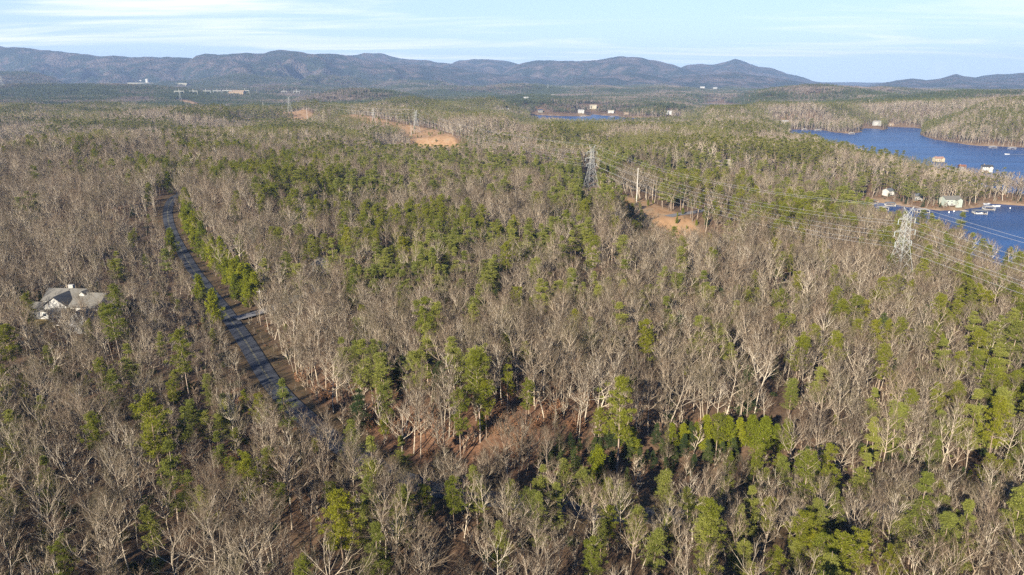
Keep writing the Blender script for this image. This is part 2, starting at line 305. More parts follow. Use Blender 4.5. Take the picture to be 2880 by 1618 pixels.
def bare(seed, H=24.0, form='tall', lod=0):
    rng = np.random.default_rng(seed); tr = []; cr = []
    base = {'tall': .48, 'spread': .34, 'fork': .36, 'slim': .5, 'bush': .12}[form]; big = {'tall': .84, 'spread': 1.1, 'fork': .9, 'slim': .58, 'bush': .9}[form]
    r0 = {'tall': .21, 'spread': .27, 'fork': .23, 'slim': .13, 'bush': .07}[form] * (1.5 if lod else 1); lean = rng.normal(0, .085, 3); lean[2] = 1
    if form == 'fork':
        P = grow(rng, np.zeros((1, 3)), lean[None], np.array([H * .38]), 5, .03, .02); Rd = radii([r0], [r0 * .75], 5); tr.append(tubes(P, Rd, 6))
        n = 2 + seed % 2; az = rng.uniform(0, 6.28) + np.arange(n) * 6.28 / n; D = np.c_[np.cos(az) * .4, np.sin(az) * .4, np.ones(n)]
        P = grow(rng, np.repeat(P[:, -1], n, 0), D, H * rng.uniform(.45, .6, n), 7, .07, .04); Rd = radii(np.full(n, r0 * .62), np.full(n, .045), 7); tr.append(tubes(P, Rd, 5)); stems = n; t0 = .1
    else:
        P = grow(rng, np.zeros((1, 3)), lean[None], np.array([H * .88]), 10, .035 if form != 'spread' else .07, .03); Rd = radii([r0], [.04], 10); tr.append(tubes(P, Rd, 6 if not lod else 4)); stems = 1; t0 = base
    n1 = int({'tall': 13, 'spread': 11, 'fork': 8, 'slim': 11, 'bush': 9}[form] * (1 if not lod else .8)); i = np.repeat(np.arange(stems), n1); t = np.tile(np.linspace(t0, .96, n1), stems) + rng.uniform(-.03, .03, stems * n1); t = np.clip(t, .05, .99)
    q, d, r = pick(P, Rd, i, t); az = np.arange(len(i)) * 2.4 + rng.uniform(0, .8, len(i)); f = (t - t0) / (1 - t0); inc = (1.05 - .55 * f) * (1.15 if form == 'spread' else .95)
    D = np.c_[np.cos(az) * np.sin(inc), np.sin(az) * np.sin(inc), np.cos(inc)]; Ln = H * (.36 - .17 * f) * big * rng.uniform(.75, 1.2, len(i)) * (.75 if form == 'fork' else 1)
    P1 = grow(rng, q, D, Ln, 6, .10, .13); R1 = radii(np.minimum(r * .75, .16) * (1.5 if lod else 1), np.full(len(i), .04), 6); tr.append(tubes(P1, R1, 4 if not lod else 3))
    n2 = 5 if not lod else 4; i = np.repeat(np.arange(len(P1)), n2); t = rng.uniform(.2, 1, len(i)); q, d, r = pick(P1, R1, i, t)
    Ln2 = Ln[i] * .62 * (1.15 - .5 * t) * rng.uniform(.7, 1.2, len(i)); P2 = grow(rng, q, side(rng, d, rng.uniform(.35, .75, len(i))), Ln2, 4, .09, .15)
    R2 = radii(np.minimum(r * .8, .065) * (1.9 if lod else 1), np.full(len(i), .022 * (2.2 if lod else 1)), 4); tr.append(tubes(P2, R2, 3))
    n3 = 4 if not lod else 3; i = np.repeat(np.arange(len(P2)), n3); t = rng.uniform(.15, 1, len(i)); q, d, r = pick(P2, R2, i, t)
    Ln3 = np.maximum(Ln2[i] * .6, .8) * rng.uniform(.7, 1.25, len(i)); P3 = grow(rng, q, side(rng, d, rng.uniform(.3, .7, len(i))), Ln3, 3 if not lod else 2, .09, .12)
    k3 = P3.shape[1]; R3 = radii(np.full(len(i), .022 if not lod else .06), np.full(len(i), .012 if not lod else .03), k3); cr.append(tubes(P3, R3, 3))
    if not lod:
        i = np.repeat(np.arange(len(P3)), 3); t = rng.uniform(.1, 1, len(i)); q, d, r = pick(P3, R3, i, t)
        P4 = grow(rng, q, side(rng, d, rng.uniform(.4, .9, len(i))), rng.uniform(.5, 1.2, len(i)), 2, .08, .1); cr.append(tubes(P4, radii(np.full(len(i), .012), np.full(len(i), .007), 2), 3))
    return join(tr), join(cr)
def blades(rng, C, n, rad, ln, wd, flat=1.0, up=.25):
    """n narrow needle sprays bursting out of every clump centre"""
    m = len(C) * n; d = unit(rng.normal(size=(m, 3)) * np.array([1, 1, flat]) + np.array([0, 0, up])); c = np.repeat(C, n, 0) + d * rng.uniform(.15, 1, (m, 1)) * rad
    w = unit(np.cross(d, rng.normal(size=(m, 3)))) * wd * rng.uniform(.6, 1.3, (m, 1)); e = c + d * ln * rng.uniform(.6, 1.3, (m, 1))
    V = np.stack([c - w, c + w, e], 1).reshape(-1, 3); return V, np.arange(m * 3).reshape(-1, 3)
def pine(seed, kind='yellow', lod=0):
    rng = np.random.default_rng(seed + 900); tr = []; lean = rng.normal(0, .03, 3); lean[2] = 1
    H, c0, rmax, r0 = {'yellow': (22, .42, 3.5, .2), 'white': (25, .22, 5.2, .26), 'young': (10, .06, 2.7, .1), 'dark': (13, .08, 3.3, .14), 'slim': (20, .45, 2.6, .15)}[kind]
    P = grow(rng, np.zeros((1, 3)), lean[None], np.array([H * .98]), 9, .015, .02); Rd = radii([r0 * (1.3 if lod else 1)], [.03], 9); tr.append(tubes(P, Rd, 6 if not lod else 3))
    if kind == 'white': lv = np.sort(rng.uniform(0, 1, 15 if not lod else 9)); f = np.repeat(lv, 6 if not lod else 4) + rng.normal(0, .008, len(lv) * (6 if not lod else 4))
    else: f = rng.uniform(0, 1, {'yellow': 40, 'young': 75, 'dark': 64, 'slim': 32}[kind] if not lod else 22)
    f = np.clip(f, 0, .985); n = len(f); az = rng.uniform(0, 6.283, n); lob = 1 + .28 * np.sin(az * 2 + rng.uniform(0, 6)) * np.sin(f * 7 + rng.uniform(0, 6))
    if kind in ('yellow', 'slim'): env = np.sqrt(np.clip(1 - ((f - .42) / .62) ** 2, .03, 1))
    elif kind == 'young': env = np.clip(1.1 * (1 - f) ** .78, .1, 1) * ss(-.1, .16, f)
    elif kind == 'dark': env = np.clip((1 - f) ** .8, .08, 1)
    else: env = np.clip(1.05 * (1 - f) ** .7, .1, 1) * (0.72 + .28 * ss(0, .25, f))
    Ln = rmax * env * lob * rng.uniform(.65, 1.15, n); q, d, r = pick(P, Rd, np.zeros(n, int), c0 + (1 - c0) * f)
    el = {'yellow': .45, 'slim': .4, 'white': .12, 'young': .5, 'dark': .05}[kind] + .5 * f; D = np.c_[np.cos(az), np.sin(az), el]
    P1 = grow(rng, q, D, Ln, 4, .09, .08 if kind != 'dark' else -.05); tr.append(tubes(P1, radii(np.full(n, .05 if kind != 'white' else .06), np.full(n, .02), 4), 3))
    k = {'yellow': 5, 'slim': 4, 'white': 7, 'young': 4, 'dark': 5}[kind] if not lod else (4 if kind == 'white' else 3)
    i = np.repeat(np.arange(n), k); t = rng.uniform(.35 if kind != 'white' else .2, 1.03, len(i)); C, d, _ = pick(P1, np.ones((n, 4)), i, np.minimum(t, 1)); sp = (.16 * Ln[i] + .2)[:, None]
    C = C + rng.normal(size=C.shape) * sp * np.array([1, 1, .35 if kind in ('white', 'dark') else .7]); C[:, 2] += .15
    nb, rad, bl, bw, fl = {'yellow': (80, .46, .32, .040, .55), 'slim': (70, .42, .32, .04, .6), 'white': (40, .42, .42, .046, .3), 'young': (34, .42, .38, .065, .9), 'dark': (30, .45, .36, .075, .45)}[kind]
    if lod: nb, rad, bl, bw = 8, rad * 1.5, bl * 1.7, bw * 3.2
    return join(tr), blades(rng, C, nb, rad, bl, bw, fl)
def leafy(seed, n=60, r=1.4, h=1.6, lod=0):
    rng = np.random.default_rng(seed); C = unit(rng.normal(size=(n, 3))) * rng.uniform(.3, 1, (n, 1)) * np.array([r, r, h * .6]); C[:, 2] = np.abs(C[:, 2]) + .3
    P = grow(rng, np.zeros((5, 3)), np.c_[rng.normal(size=(5, 2)) * .5, np.ones(5)], np.full(5, h), 3, .1, .05)
    return tubes(P, radii(np.full(5, .04), np.full(5, .015), 3), 3), blades(rng, C, 16, .3, .26, .07, .8)
LIB = {}                                        # kind -> list of (trunk mesh, crown mesh, joined mesh, height)
def keep(kind, gen, H, trunk_mat, crown_mat):
    (tv, tt), (cv, ct) = gen; a = mesh_from('trunk', tv, tt, [trunk_mat]); c = mesh_from('crown', cv, ct, [crown_mat]); V, T = join([(tv, tt), (cv, ct)])
    j = mesh_from(kind, V, T, [trunk_mat, crown_mat], np.r_[np.zeros(len(tt), int), np.ones(len(ct), int)]); LIB.setdefault(kind, []).append((a, c, j, H, (tv, tt, cv, ct)))
FORMS = ['tall', 'spread', 'fork', 'tall', 'slim', 'fork', 'tall', 'tall', 'slim', 'slim', 'tall', 'fork', 'spread', 'tall', 'fork', 'slim', 'tall', 'spread']
for s, fm in enumerate(FORMS): keep('bare', bare(s + 1, 24, fm), 24, M['bark'], M['twig'])
for s in range(5): keep('bare_far', bare(s + 40, 23, ['tall', 'fork', 'spread', 'slim', 'tall'][s], 1), 23, M['bark'], M['twig'])
for s in range(3): keep('sapling', bare(s + 60, 8, 'bush', 0 if s < 1 else 1), 8, M['bark'], M['twig'])
for s in range(5): keep('yellow', pine(s, 'yellow'), 22, M['pinebark'], M['yellow'])
for s in range(2): keep('slim', pine(s + 20, 'slim'), 20, M['pinebark'], M['yellow'])
for s in range(5): keep('white', pine(s + 40, 'white'), 25, M['pinebark'], M['white'])
for s in range(4): keep('young', pine(s + 60, 'young'), 10, M['pinebark'], M['young'])
for s in range(3): keep('dark', pine(s + 80, 'dark'), 13, M['pinebark'], M['dark'])
for s in range(3): keep('yellow_far', pine(s + 100, 'yellow', 1), 22, M['pinebark'], M['midgreen'])
for s in range(3): keep('white_far', pine(s + 120, 'white', 1), 25, M['pinebark'], M['midgreen'])
for s in range(3): keep('bush', leafy(s + 5), 2.2, M['pinebark'], M['dark'])
keep('rust', leafy(31, 70, 1.6, 3.4), 3, M['bark'], M['rust'])

def scatter(name, kinds, pts, which, rot, scl, label, cat):
    """one mass nobody could count: points that carry tree meshes"""
    src = bpy.data.collections.new('meshes of ' + name); k = 0; first = {}
    for kd in kinds:
        first[kd] = k
        for e in LIB[kd]: o = bpy.data.objects.new('%s_%03d' % (name, k), e[2]); src.objects.link(o); k += 1
    me = bpy.data.meshes.new(name); me.vertices.add(len(pts)); me.vertices.foreach_set('co', np.asarray(pts, np.float32).ravel())
    a = me.attributes.new('which', 'INT', 'POINT'); a.data.foreach_set('value', np.asarray(which, np.int32))
    a = me.attributes.new('turn', 'FLOAT_VECTOR', 'POINT'); a.data.foreach_set('vector', np.asarray(rot, np.float32).ravel())
    a = me.attributes.new('size', 'FLOAT_VECTOR', 'POINT'); a.data.foreach_set('vector', np.asarray(scl, np.float32).ravel())
    o = link(name, me); tag(o, label, cat, None, 'stuff')
    g = bpy.data.node_groups.new(name, 'GeometryNodeTree'); g.interface.new_socket('Geometry', in_out='INPUT', socket_type='NodeSocketGeometry'); g.interface.new_socket('Geometry', in_out='OUTPUT', socket_type='NodeSocketGeometry')
    N = g.nodes; L = g.links; gi = N.new('NodeGroupInput'); go = N.new('NodeGroupOutput'); ip = N.new('GeometryNodeInstanceOnPoints'); ci = N.new('GeometryNodeCollectionInfo')
    ci.inputs[0].default_value = src; ci.inputs[1].default_value = True; ci.inputs[2].default_value = True; ip.inputs['Pick Instance'].default_value = True
    def na(nm, ty): n = N.new('GeometryNodeInputNamedAttribute'); n.data_type = ty; n.inputs[0].default_value = nm; return n.outputs[0]
    er = N.new('FunctionNodeEulerToRotation'); L.new(na('turn', 'FLOAT_VECTOR'), er.inputs[0]); L.new(gi.outputs[0], ip.inputs['Points']); L.new(ci.outputs[0], ip.inputs['Instance'])
    L.new(na('which', 'INT'), ip.inputs['Instance Index']); L.new(er.outputs[0], ip.inputs['Rotation']); L.new(na('size', 'FLOAT_VECTOR'), ip.inputs['Scale']); L.new(ip.outputs[0], go.inputs[0])
    md = o.modifiers.new('scatter', 'NODES'); md.node_group = g; return o

# ------------------------------------------------------------------ building plots
# name, (u, v) of the plot, width, depth, wall height, turn, roof kind, wall kind, storeys, label
HOUSES = [
 ('lake_house', 2670, 577, 17, 11, 6.5, .10, 'grey', 'palegreen', 'big pale green house with glass front on the lawn by the inlet'),
 ('lake_house', 2771, 496, 13, 10, 6, -.3, 'charcoal', 'white', 'white house with dark gabled roof on the wooded peninsula'),
 ('lake_house', 2692, 502, 15, 9, 3.6, .35, 'pale', 'pale', 'low pale-roofed house left of the dark-gabled white house'),
 ('lake_house', 2636, 466, 15, 9, 4, .1, 'terracotta', 'cream', 'low house with pinkish roof above the blue lake'),
 ('lake_house', 2702, 489, 9, 7, 3.6, -.2, 'rust', 'brown', 'small rust-roofed house beside the low pale-roofed house'),
 ('lake_house', 2580, 562, 10, 8, 4.5, 0, 'slate', 'grey', 'grey house with a white deck above the inlet shore'),
 ('lake_house', 2497, 548, 9, 8, 5, .5, 'slate', 'white', 'white gabled house among pines at the head of the inlet'),
 ('forest_house', 2042, 535, 17, 10, 6, .05, 'brown', 'brown', 'brown wooden house standing among bare trees above the cove'),
 ('forest_house', 2034, 470, 15, 10, 5.5, .3, 'cream', 'cream', 'cream house deep in the woods up the slope from the brown house'),
 ('forest_house', 2055, 425, 13, 9, 6, -.2, 'pale', 'cream', 'tall cream house half hidden by bare trees towards the lake'),
 ('forest_house', 1888, 763, 15, 12, 4.5, .3, 'tan', 'grey', 'house with tan hipped roof showing through bare trees'),
 ('forest_house', 930, 762, 15, 11, 4, -.3, 'grey', 'grey', 'grey-roofed house hidden by bare trees at the end of the driveway'),
 ('forest_house', 12, 524, 14, 9, 4, .2, 'tan', 'brown', 'tan-roofed house at the edge of the clearing far left of the road'),
 ('shore_house', 2206, 352, 22, 12, 8, .2, 'pale', 'cream', 'large cream house at the left end of the far lake shore'),
 ('shore_house', 2178, 350, 15, 10, 7, -.2, 'slate', 'white', 'white and slate house just left of the large cream shore house'),
 ('shore_house', 2465, 354, 20, 11, 9, .1, 'pale', 'white', 'white house with yellow lawn on the far lake shore point'),
 ('shore_house', 2505, 354, 11, 8, 6, 0, 'tan', 'tan', 'small tan house right of the white house on the point'),
 ('shore_house', 2018, 346, 15, 10, 8, .1, 'cream', 'cream', 'cream two-storey house in the trees left of the big lake'),
 ('shore_house', 1634, 319, 22, 13, 9, .1, 'white', 'white', 'white house nearest the water on the small blue cove'),
 ('shore_house', 1668, 309, 28, 15, 11, 0, 'cream', 'cream', 'largest cream house standing above the small blue cove'),
 ('shore_house', 1718, 319, 22, 11, 8, 0, 'cream', 'white', 'wide white house at the right end of the small blue cove'),
 ('shore_house', 1762, 323, 14, 10, 7, .2, 'terracotta', 'tan', 'orange-roofed house on the spit right of the small cove'),
 ('shore_house', 1880, 324, 22, 13, 9, -.1, 'white', 'white', 'bright white house standing alone on the right shore spit'),
 ('shore_house', 1520, 316, 20, 12, 8, 0, 'navy', 'grey', 'navy-roofed house at the left end of the small cove'),
 ('shore_house', 1411, 314, 15, 11, 8, 0, 'pale', 'cream', 'left one of two pale houses side by side left of the cove'),
 ('shore_house', 1427, 314, 13, 11, 8, 0, 'pale', 'cream', 'right one of two pale houses side by side left of the cove'),
 ('shore_house', 1408, 331, 28, 11, 4, 0, 'slate', 'white', 'long low slate-roofed boathouse below the two pale houses'),
 ('shore_house', 1428, 330, 12, 10, 6, 0, 'white', 'white', 'small white house touching the long slate-roofed boathouse'),
 ('shore_house', 1461, 333, 11, 8, 5, 0, 'tan', 'cream', 'little tan-roofed house between the boathouse and the cove'),
 ('far_house', 1559, 272, 35, 17, 8, 0, 'pale', 'white', 'long white house high on the far wooded hillside'),
 ('far_house', 1594, 281, 37, 17, 8, -.1, 'grey', 'white', 'long white house with grey roof below the highest white house'),
 ('far_house', 1480, 279, 25, 11, 6, 0, 'white', 'white', 'low white building left of the two long hillside houses'),
 ('far_house', 1969, 313, 20, 11, 6, 0, 'white', 'cream', 'low cream house in the trees right of the bright white house'),
 ('far_house', 1965, 290, 30, 13, 6, 0, 'white', 'white', 'low white building left of the narrow far blue pool'),
 ('far_house', 1975, 249, 39, 20, 12, 0, 'white', 'white', 'left white house on the foot of the far mountain'),
 ('far_house', 2011, 252, 35, 20, 12, 0, 'white', 'white', 'right white house on the foot of the far mountain'),
 ('plant_building', 668, 268, 80, 40, 16, 0, 'tan', 'tan', 'tan block building inside the distant electrical substation'),
 ('plant_building', 395, 229, 24, 14, 6, 0, 'white', 'white', 'small white building beside the distant white tank'),
]
MAIN_XY = at(208, 893)
def plot(u, v, r):
    x, y = at(u, v); z = float(ground_base(np.array([x]), np.array([y]))[0]); z = max(z, 2.0); PADS.append((x, y, r, z)); return x, y, z
PLOTS = [plot(h[1], h[2], max(h[3], h[4]) * (.62 if h[0] != 'lake_house' else .5)) for h in HOUSES]
MAIN = plot(208, 893, 17)
# ------------------------------------------------------------------ ground
CORR = np.array(TOWERS)
def corridor(x, y):
    d, s, _ = pdist(CORR, x, y); w = 13 + 6 * fbm(x, y, 70, 2, 3) + 7 * (ss(430, 470, y) - ss(590, 620, y)) - 11 * ss(680, 740, y) * (1 - ss(1120, 1200, y)) + 26 * (y > 1200); return np.where(y < 430, 99, d - w)
BANKS = [(at(1150, 1180), 30), (at(880, 1100), 24), (at(1420, 1150), 26), (at(760, 1330), 11), (at(545, 1330), 11), (at(1300, 1290), 22)]
def build_ground():
    a1 = np.linspace(-R(44), R(44), 560); a2 = np.linspace(R(44), R(316), 90)[1:-1]; A = np.r_[a1, a2]
    r = np.r_[np.linspace(6, 90, 10)[:-1], 90 * np.exp(np.linspace(0, math.log(30000 / 90), 560))]; nA, nr = len(A), len(r)
    X = np.sin(A)[None] * r[:, None]; Y = np.cos(A)[None] * r[:, None]; x, y = X.ravel(), Y.ravel(); z = ground_h(x, y)
    V = np.c_[x, y, z]; V = np.r_[V, [[0, 0, z[0]]]]
    i = np.arange(nr * nA).reshape(nr, nA); a = i[:-1]; b = i[1:]; a_ = np.roll(a, -1, 1); b_ = np.roll(b, -1, 1)
    T = np.r_[np.stack([a, a_, b], -1).reshape(-1, 3), np.stack([a_, b_, b], -1).reshape(-1, 3)]
    T = np.r_[T, np.c_[i[0], np.full(nA, len(V) - 1), np.roll(i[0], -1)]]
    m, N, L, bs = mat('woodland_ground', .95, .1); me = mesh_from('ground', V, T, [m], None, True); n = len(V); xx, yy = V[:, 0], V[:, 1]
    clear = np.zeros(n); cd_ = corridor(xx, yy); clear = 1 - ss(-3, 5, cd_); nrm = np.zeros(n)
    d, s, sd = pdist(ROAD, xx, yy); verge = 1 - ss(6, 11, d + 3 * fbm(xx, yy, 14, 2, 8)); bank = np.zeros(n)
    for (bx, by), br in BANKS: bank = np.maximum(bank, np.exp(-((xx - bx) ** 2 + (yy - by) ** 2) / br ** 2))
    shore = np.full(n, 1e9)
    for P in LAKES: shore = np.minimum(shore, sdist(P, xx, yy))
    shore = (1 - ss(.5, 2.5, shore)) * .6; far = ss(5200, 6800, np.hypot(xx, yy))
    lawn = np.zeros(n)
    for px, py, pr, pz in PADS: lawn = np.maximum(lawn, 1 - ss(pr * .7, pr * 1.05, np.hypot(xx - px, yy - py)))
    for nm, val in (('clear', clear), ('verge', verge), ('bank', bank), ('shore', shore), ('far', far), ('lawn', lawn)):
        at_ = me.attributes.new(nm, 'FLOAT', 'POINT'); at_.data.foreach_set('value', np.asarray(val, np.float32))
    geo = N.new('ShaderNodeNewGeometry')
    def nz(sc, det=5, ro=.6): q = N.new('ShaderNodeTexNoise'); q.inputs['Scale'].default_value = sc; q.inputs['Detail'].default_value = det; q.inputs['Roughness'].default_value = ro; L.new(geo.outputs['Position'], q.inputs['Vector']); return q.outputs[0]
    def rp(src, *st): q = ramp(N, st); L.new(src, q.inputs[0]); return q.outputs[0]
    def mixc(f, a, b): q = N.new('ShaderNodeMix'); q.data_type = 'RGBA'; L.new(f, q.inputs[0]); L.new(a, q.inputs[6]); L.new(b, q.inputs[7]); return q.outputs[2]
    def attr(nm): q = N.new('ShaderNodeAttribute'); q.attribute_name = nm; return q.outputs['Fac']
    n_s, n_m, n_l = nz(.9, 8, .7), nz(.11, 6), nz(.012, 5)
    litter = rp(n_s, (.3, (.06, .04, .028)), (.5, (.12, .078, .05)), (.72, (.20, .125, .08)))
    grass = rp(n_m, (.3, (.20, .125, .065)), (.5, (.33, .20, .11)), (.7, (.32, .235, .15)))
    vg = rp(n_m, (.3, (.055, .045, .026)), (.55, (.12, .08, .045)), (.75, (.10, .085, .04)))  # verge tones lowered, the shade of roadside trees put into the colour
    red = rp(n_s, (.3, (.07, .038, .024)), (.5, (.16, .085, .05)), (.75, (.30, .165, .10)))
    sand = rp(n_m, (.3, (.22, .15, .09)), (.7, (.36, .26, .17)))
    lw = rp(n_m, (.3, (.14, .10, .04)), (.7, (.23, .17, .07)))
    wood = rp(nz(.004, 9, .68), (.38, (.012, .022, .014)), (.48, (.03, .04, .026)), (.53, (.075, .060, .052)), (.64, (.135, .11, .095)))
    c = litter
    for f, k in ((attr('bank'), red), (attr('clear'), grass), (attr('verge'), vg), (attr('lawn'), lw), (attr('shore'), sand), (attr('far'), wood)): c = mixc(f, c, k)
    L.new(c, bs.inputs['Base Color'])
    vo = N.new('ShaderNodeTexVoronoi'); vo.inputs['Scale'].default_value = .045; L.new(geo.outputs['Position'], vo.inputs['Vector'])
    b1 = N.new('ShaderNodeBump'); b1.inputs['Strength'].default_value = .6; b1.inputs['Distance'].default_value = .4; L.new(n_s, b1.inputs['Height'])
    fm = N.new('ShaderNodeMath'); fm.operation = 'MULTIPLY'; L.new(attr('far'), fm.inputs[0]); fm.inputs[1].default_value = 1.0
    b2 = N.new('ShaderNodeBump'); b2.invert = True; b2.inputs['Distance'].default_value = 22; L.new(fm.outputs[0], b2.inputs['Strength']); L.new(vo.outputs['Distance'], b2.inputs['Height']); L.new(b1.outputs[0], b2.inputs['Normal']); L.new(b2.outputs[0], bs.inputs['Normal'])
    o = link('ground', me); tag(o, 'rolling woodland floor of brown leaf litter rising to blue mountains', None, None, 'structure')
build_ground()
# ------------------------------------------------------------------ water
def build_water():
    m, N, L, b = mat('lake_water', .12, .5); b.inputs['Base Color'].default_value = (.012, .060, .210, 1); b.inputs['Roughness'].default_value = .32; b.inputs['IOR'].default_value = 1.33; b.inputs['Specular IOR Level'].default_value = .28
    g = N.new('ShaderNodeNewGeometry'); n = N.new('ShaderNodeTexNoise'); n.inputs['Scale'].default_value = .35; n.inputs['Detail'].default_value = 8; n.inputs['Roughness'].default_value = .65; L.new(g.outputs['Position'], n.inputs['Vector'])
    bp = N.new('ShaderNodeBump'); bp.inputs['Strength'].default_value = .5; bp.inputs['Distance'].default_value = .5; L.new(n.outputs[0], bp.inputs['Height']); L.new(bp.outputs[0], b.inputs['Normal'])
    n2 = N.new('ShaderNodeTexNoise'); n2.inputs['Scale'].default_value = 1; n2.inputs['Detail'].default_value = 5; mp = N.new('ShaderNodeMapping'); mp.inputs['Scale'].default_value = (.003, .02, 1); mp.inputs['Rotation'].default_value = (0, 0, .3); L.new(g.outputs['Position'], mp.inputs[0]); L.new(mp.outputs[0], n2.inputs['Vector'])
    r = ramp(N, [(.3, (.006, .038, .135)), (.5, (.009, .058, .20)), (.7, (.015, .080, .255))]); L.new(n2.outputs[0], r.inputs[0]); L.new(r.outputs[0], b.inputs['Base Color'])  # reflected sky blue and wind streaks put into the base colour
    V = [(-900, 350, 0), (3600, 350, 0), (5200, 5200, 0), (-900, 5200, 0)]; o = MB().quad(*V).build('lake_water', m); tag(o, 'rippled deep blue lake water', None, None, 'structure')
build_water()
# ------------------------------------------------------------------ roads
def ribbon(P, w0, w1, zfn):
    T = np.gradient(P, axis=0); T /= np.linalg.norm(T, axis=1)[:, None] + 1e-9; Nn = np.c_[-T[:, 1], T[:, 0]]; ks = np.linspace(w0, w1, 5)
    rows = [np.c_[P + Nn * k, np.zeros(len(P))] for k in ks]; V = np.stack(rows, 1); V[..., 2] = zfn[:, None]; n = len(P); i = np.arange(n * 5).reshape(n, 5)
    Q = np.stack([i[:-1, :-1], i[:-1, 1:], i[1:, 1:], i[1:, :-1]], -1).reshape(-1, 4); return V.reshape(-1, 3), Q
M['asphalt'] = noisy('asphalt', (.04, .044, .056), (.07, .074, .088), .6, .85, .2)  # asphalt darkened, tree shade on the road put into its colour
M['paint'] = noisy('faded_road_paint', (.20, .18, .10), (.28, .25, .14), 2, .8)
M['gravel'] = noisy('gravel_lane', (.13, .13, .14), (.21, .205, .21), 1.5, .95, .3)
V, Q = ribbon(ROAD, -3.2, 3.2, ROAD_Z + .22); o = link('road', mesh_from('road', V, Q, [M['asphalt']])); tag(o, 'dark asphalt road curving through the valley', None, None, 'structure')
V, Q = ribbon(DRIVE, -2.8, 2.8, DRIVE_Z + .226); o = link('driveway', mesh_from('driveway', V, Q, [M['gravel']])); tag(o, 'pale driveway leaving the road on the right', None, None, 'structure')
V, Q = ribbon(LANE, -4, 4, LANE_Z + .23); o = link('path', mesh_from('path', V, Q, [M['gravel']])); tag(o, 'short grey lane at the foot of the orange power line cut', None, None, 'structure')
for s, nm in ((-.18, 'road_marking'), (.18, 'road_marking')):
    V, Q = ribbon(ROAD, s - .06, s + .06, ROAD_Z + .226); o = link(nm, mesh_from(nm, V, Q, [M['paint']])); tag(o, 'faded yellow centre line on the asphalt road', None, None, 'structure')
# ------------------------------------------------------------------ lattice towers, poles and cables
M['steel'] = noisy('galvanised_steel', (.27, .275, .265), (.37, .375, .36), 2, .55, .4)
M['glass_ins'] = noisy('insulator_glaze', (.30, .34, .34), (.40, .44, .44), 4, .3, .5)
M['wood_pole'] = noisy('weathered_pole', (.46, .43, .39), (.60, .57, .52), 1.5, .85)
M['wire'] = noisy('aluminium_wire', (.5, .51, .53), (.6, .61, .63), 1, .4, .5)
ARMS = [(39.5, 5.0, .0), (33.6, 6.2, .0), (28.2, 4.9, .0)]     # height, half length of the three cross arms
TZ = .95
def half(z): return 1.15 if z > 40 else 1.15 + (40 - z) / 12 * .55 if z > 28 else 1.7 + (28 - z) / 28 * 4.6
def tower(loc, rz, label, H=1.0, far=False):
    t = empty('lattice_tower', loc, rz); t.scale = (H, H, H * TZ); tag(t, label, 'transmission tower', 'lattice towers of the power line'); rad = .12 if not far else .18
    b = MB(); Z = [0, 7.5, 14.5, 20.5, 25, 28.2, 31, 33.6, 36.6, 39.5, 41.5]; cor = [(-1, -1), (1, -1), (1, 1), (-1, 1)]
    for z0, z1 in zip(Z[:-1], Z[1:]):
        h0, h1 = half(z0), half(z1)
        for k in range(4):
            a = cor[k]; c = cor[(k + 1) % 4]; p0 = (a[0] * h0, a[1] * h0, z0); p1 = (a[0] * h1, a[1] * h1, z1); q0 = (c[0] * h0, c[1] * h0, z0); q1 = (c[0] * h1, c[1] * h1, z1)
            b.bar(p0, p1, rad, 4); b.bar(p0, q1, rad * .6, 3); b.bar(q0, p1, rad * .6, 3); b.bar(p1, q1, rad * .6, 3)
    b.build('lattice_body', M['steel'], t)
    for hh, L_, _ in ARMS:
        a = MB(); hb = half(hh)
        for s in (-1, 1):
            tip = (s * L_, 0, hh + .2)
            for y in (-hb, hb):
                a.bar((s * hb, y, hh), tip, rad * .7, 3); a.bar((s * hb, y, hh + 1.5), tip, rad * .6, 3); a.bar((s * hb, y, hh), (s * (hb + L_) / 2, y / 2, hh + .9), rad * .5, 3)
        a.bar((-L_, 0, hh + .2), (L_, 0, hh + .2), rad * .8, 4); ao = a.build('cross_arm', M['steel'], t)
        for s in (-1, 1):
            i = MB(); i.bar((s * L_, 0, hh + .1), (s * L_, 0, hh - 2.4), .16, 6); i.build('insulator', M['glass_ins'], ao)
    for s in (-1, 1):
        p = MB(); top = (s * 3.0, 0, 45.5)
        for y in (-1.1, 1.1): p.bar((s * 1.1, y, 41.5), top, rad * .7, 3); p.bar((-s * 1.1, y, 41.5), top, rad * .5, 3)
        p.build('shield_wire_peak', M['steel'], t)
    return t
TP = []
for k, ((x, y), lb_) in enumerate(zip(TOWERS, ['lattice tower behind the camera line', 'tallest lattice tower, its base sunk in bare trees before the near inlet', 'lattice tower on the ridge in the middle of the woods, nearest the orange cut',
        'lattice tower on top of the orange cleared hill', 'lattice tower beside the farther orange clearing on the left', 'small lattice tower at the distant end of the power line'])):
    a, b = TOWERS[max(k - 1, 0)], TOWERS[min(k + 1, len(TOWERS) - 1)]; rz = math.atan2(b[1] - a[1], b[0] - a[0]) - math.pi / 2; z = gz(x, y); TP.append((x, y, z, rz))
    if k: tower((x, y, z - .2), rz, lb_, 1.0, k > 2)
for (u, v, hpx, lb_) in [(1052, 352, 46, 'lattice tower left of the one on the cleared hill'), (9, 250, 34, 'lattice tower cut by the left edge of the picture, on the far hill'), (724, 268, 16, 'lattice tower right of the distant substation'), (875, 268, 15, 'small lattice tower farther right of the distant substation'), (1206, 250, 14, 'tiny lattice tower on the far valley floor beyond the cone hill'), (1541, 253, 16, 'tiny lattice tower on the bare orange knoll far away'), (1590, 254, 14, 'tiny lattice tower right of the bare orange knoll')]:
    x, y = at(u, v); z = gz(x, y); H = hpx * math.hypot(y, CZ) / F / 45.5; tower((x, y, z), .3, lb_, max(H, .6), True)
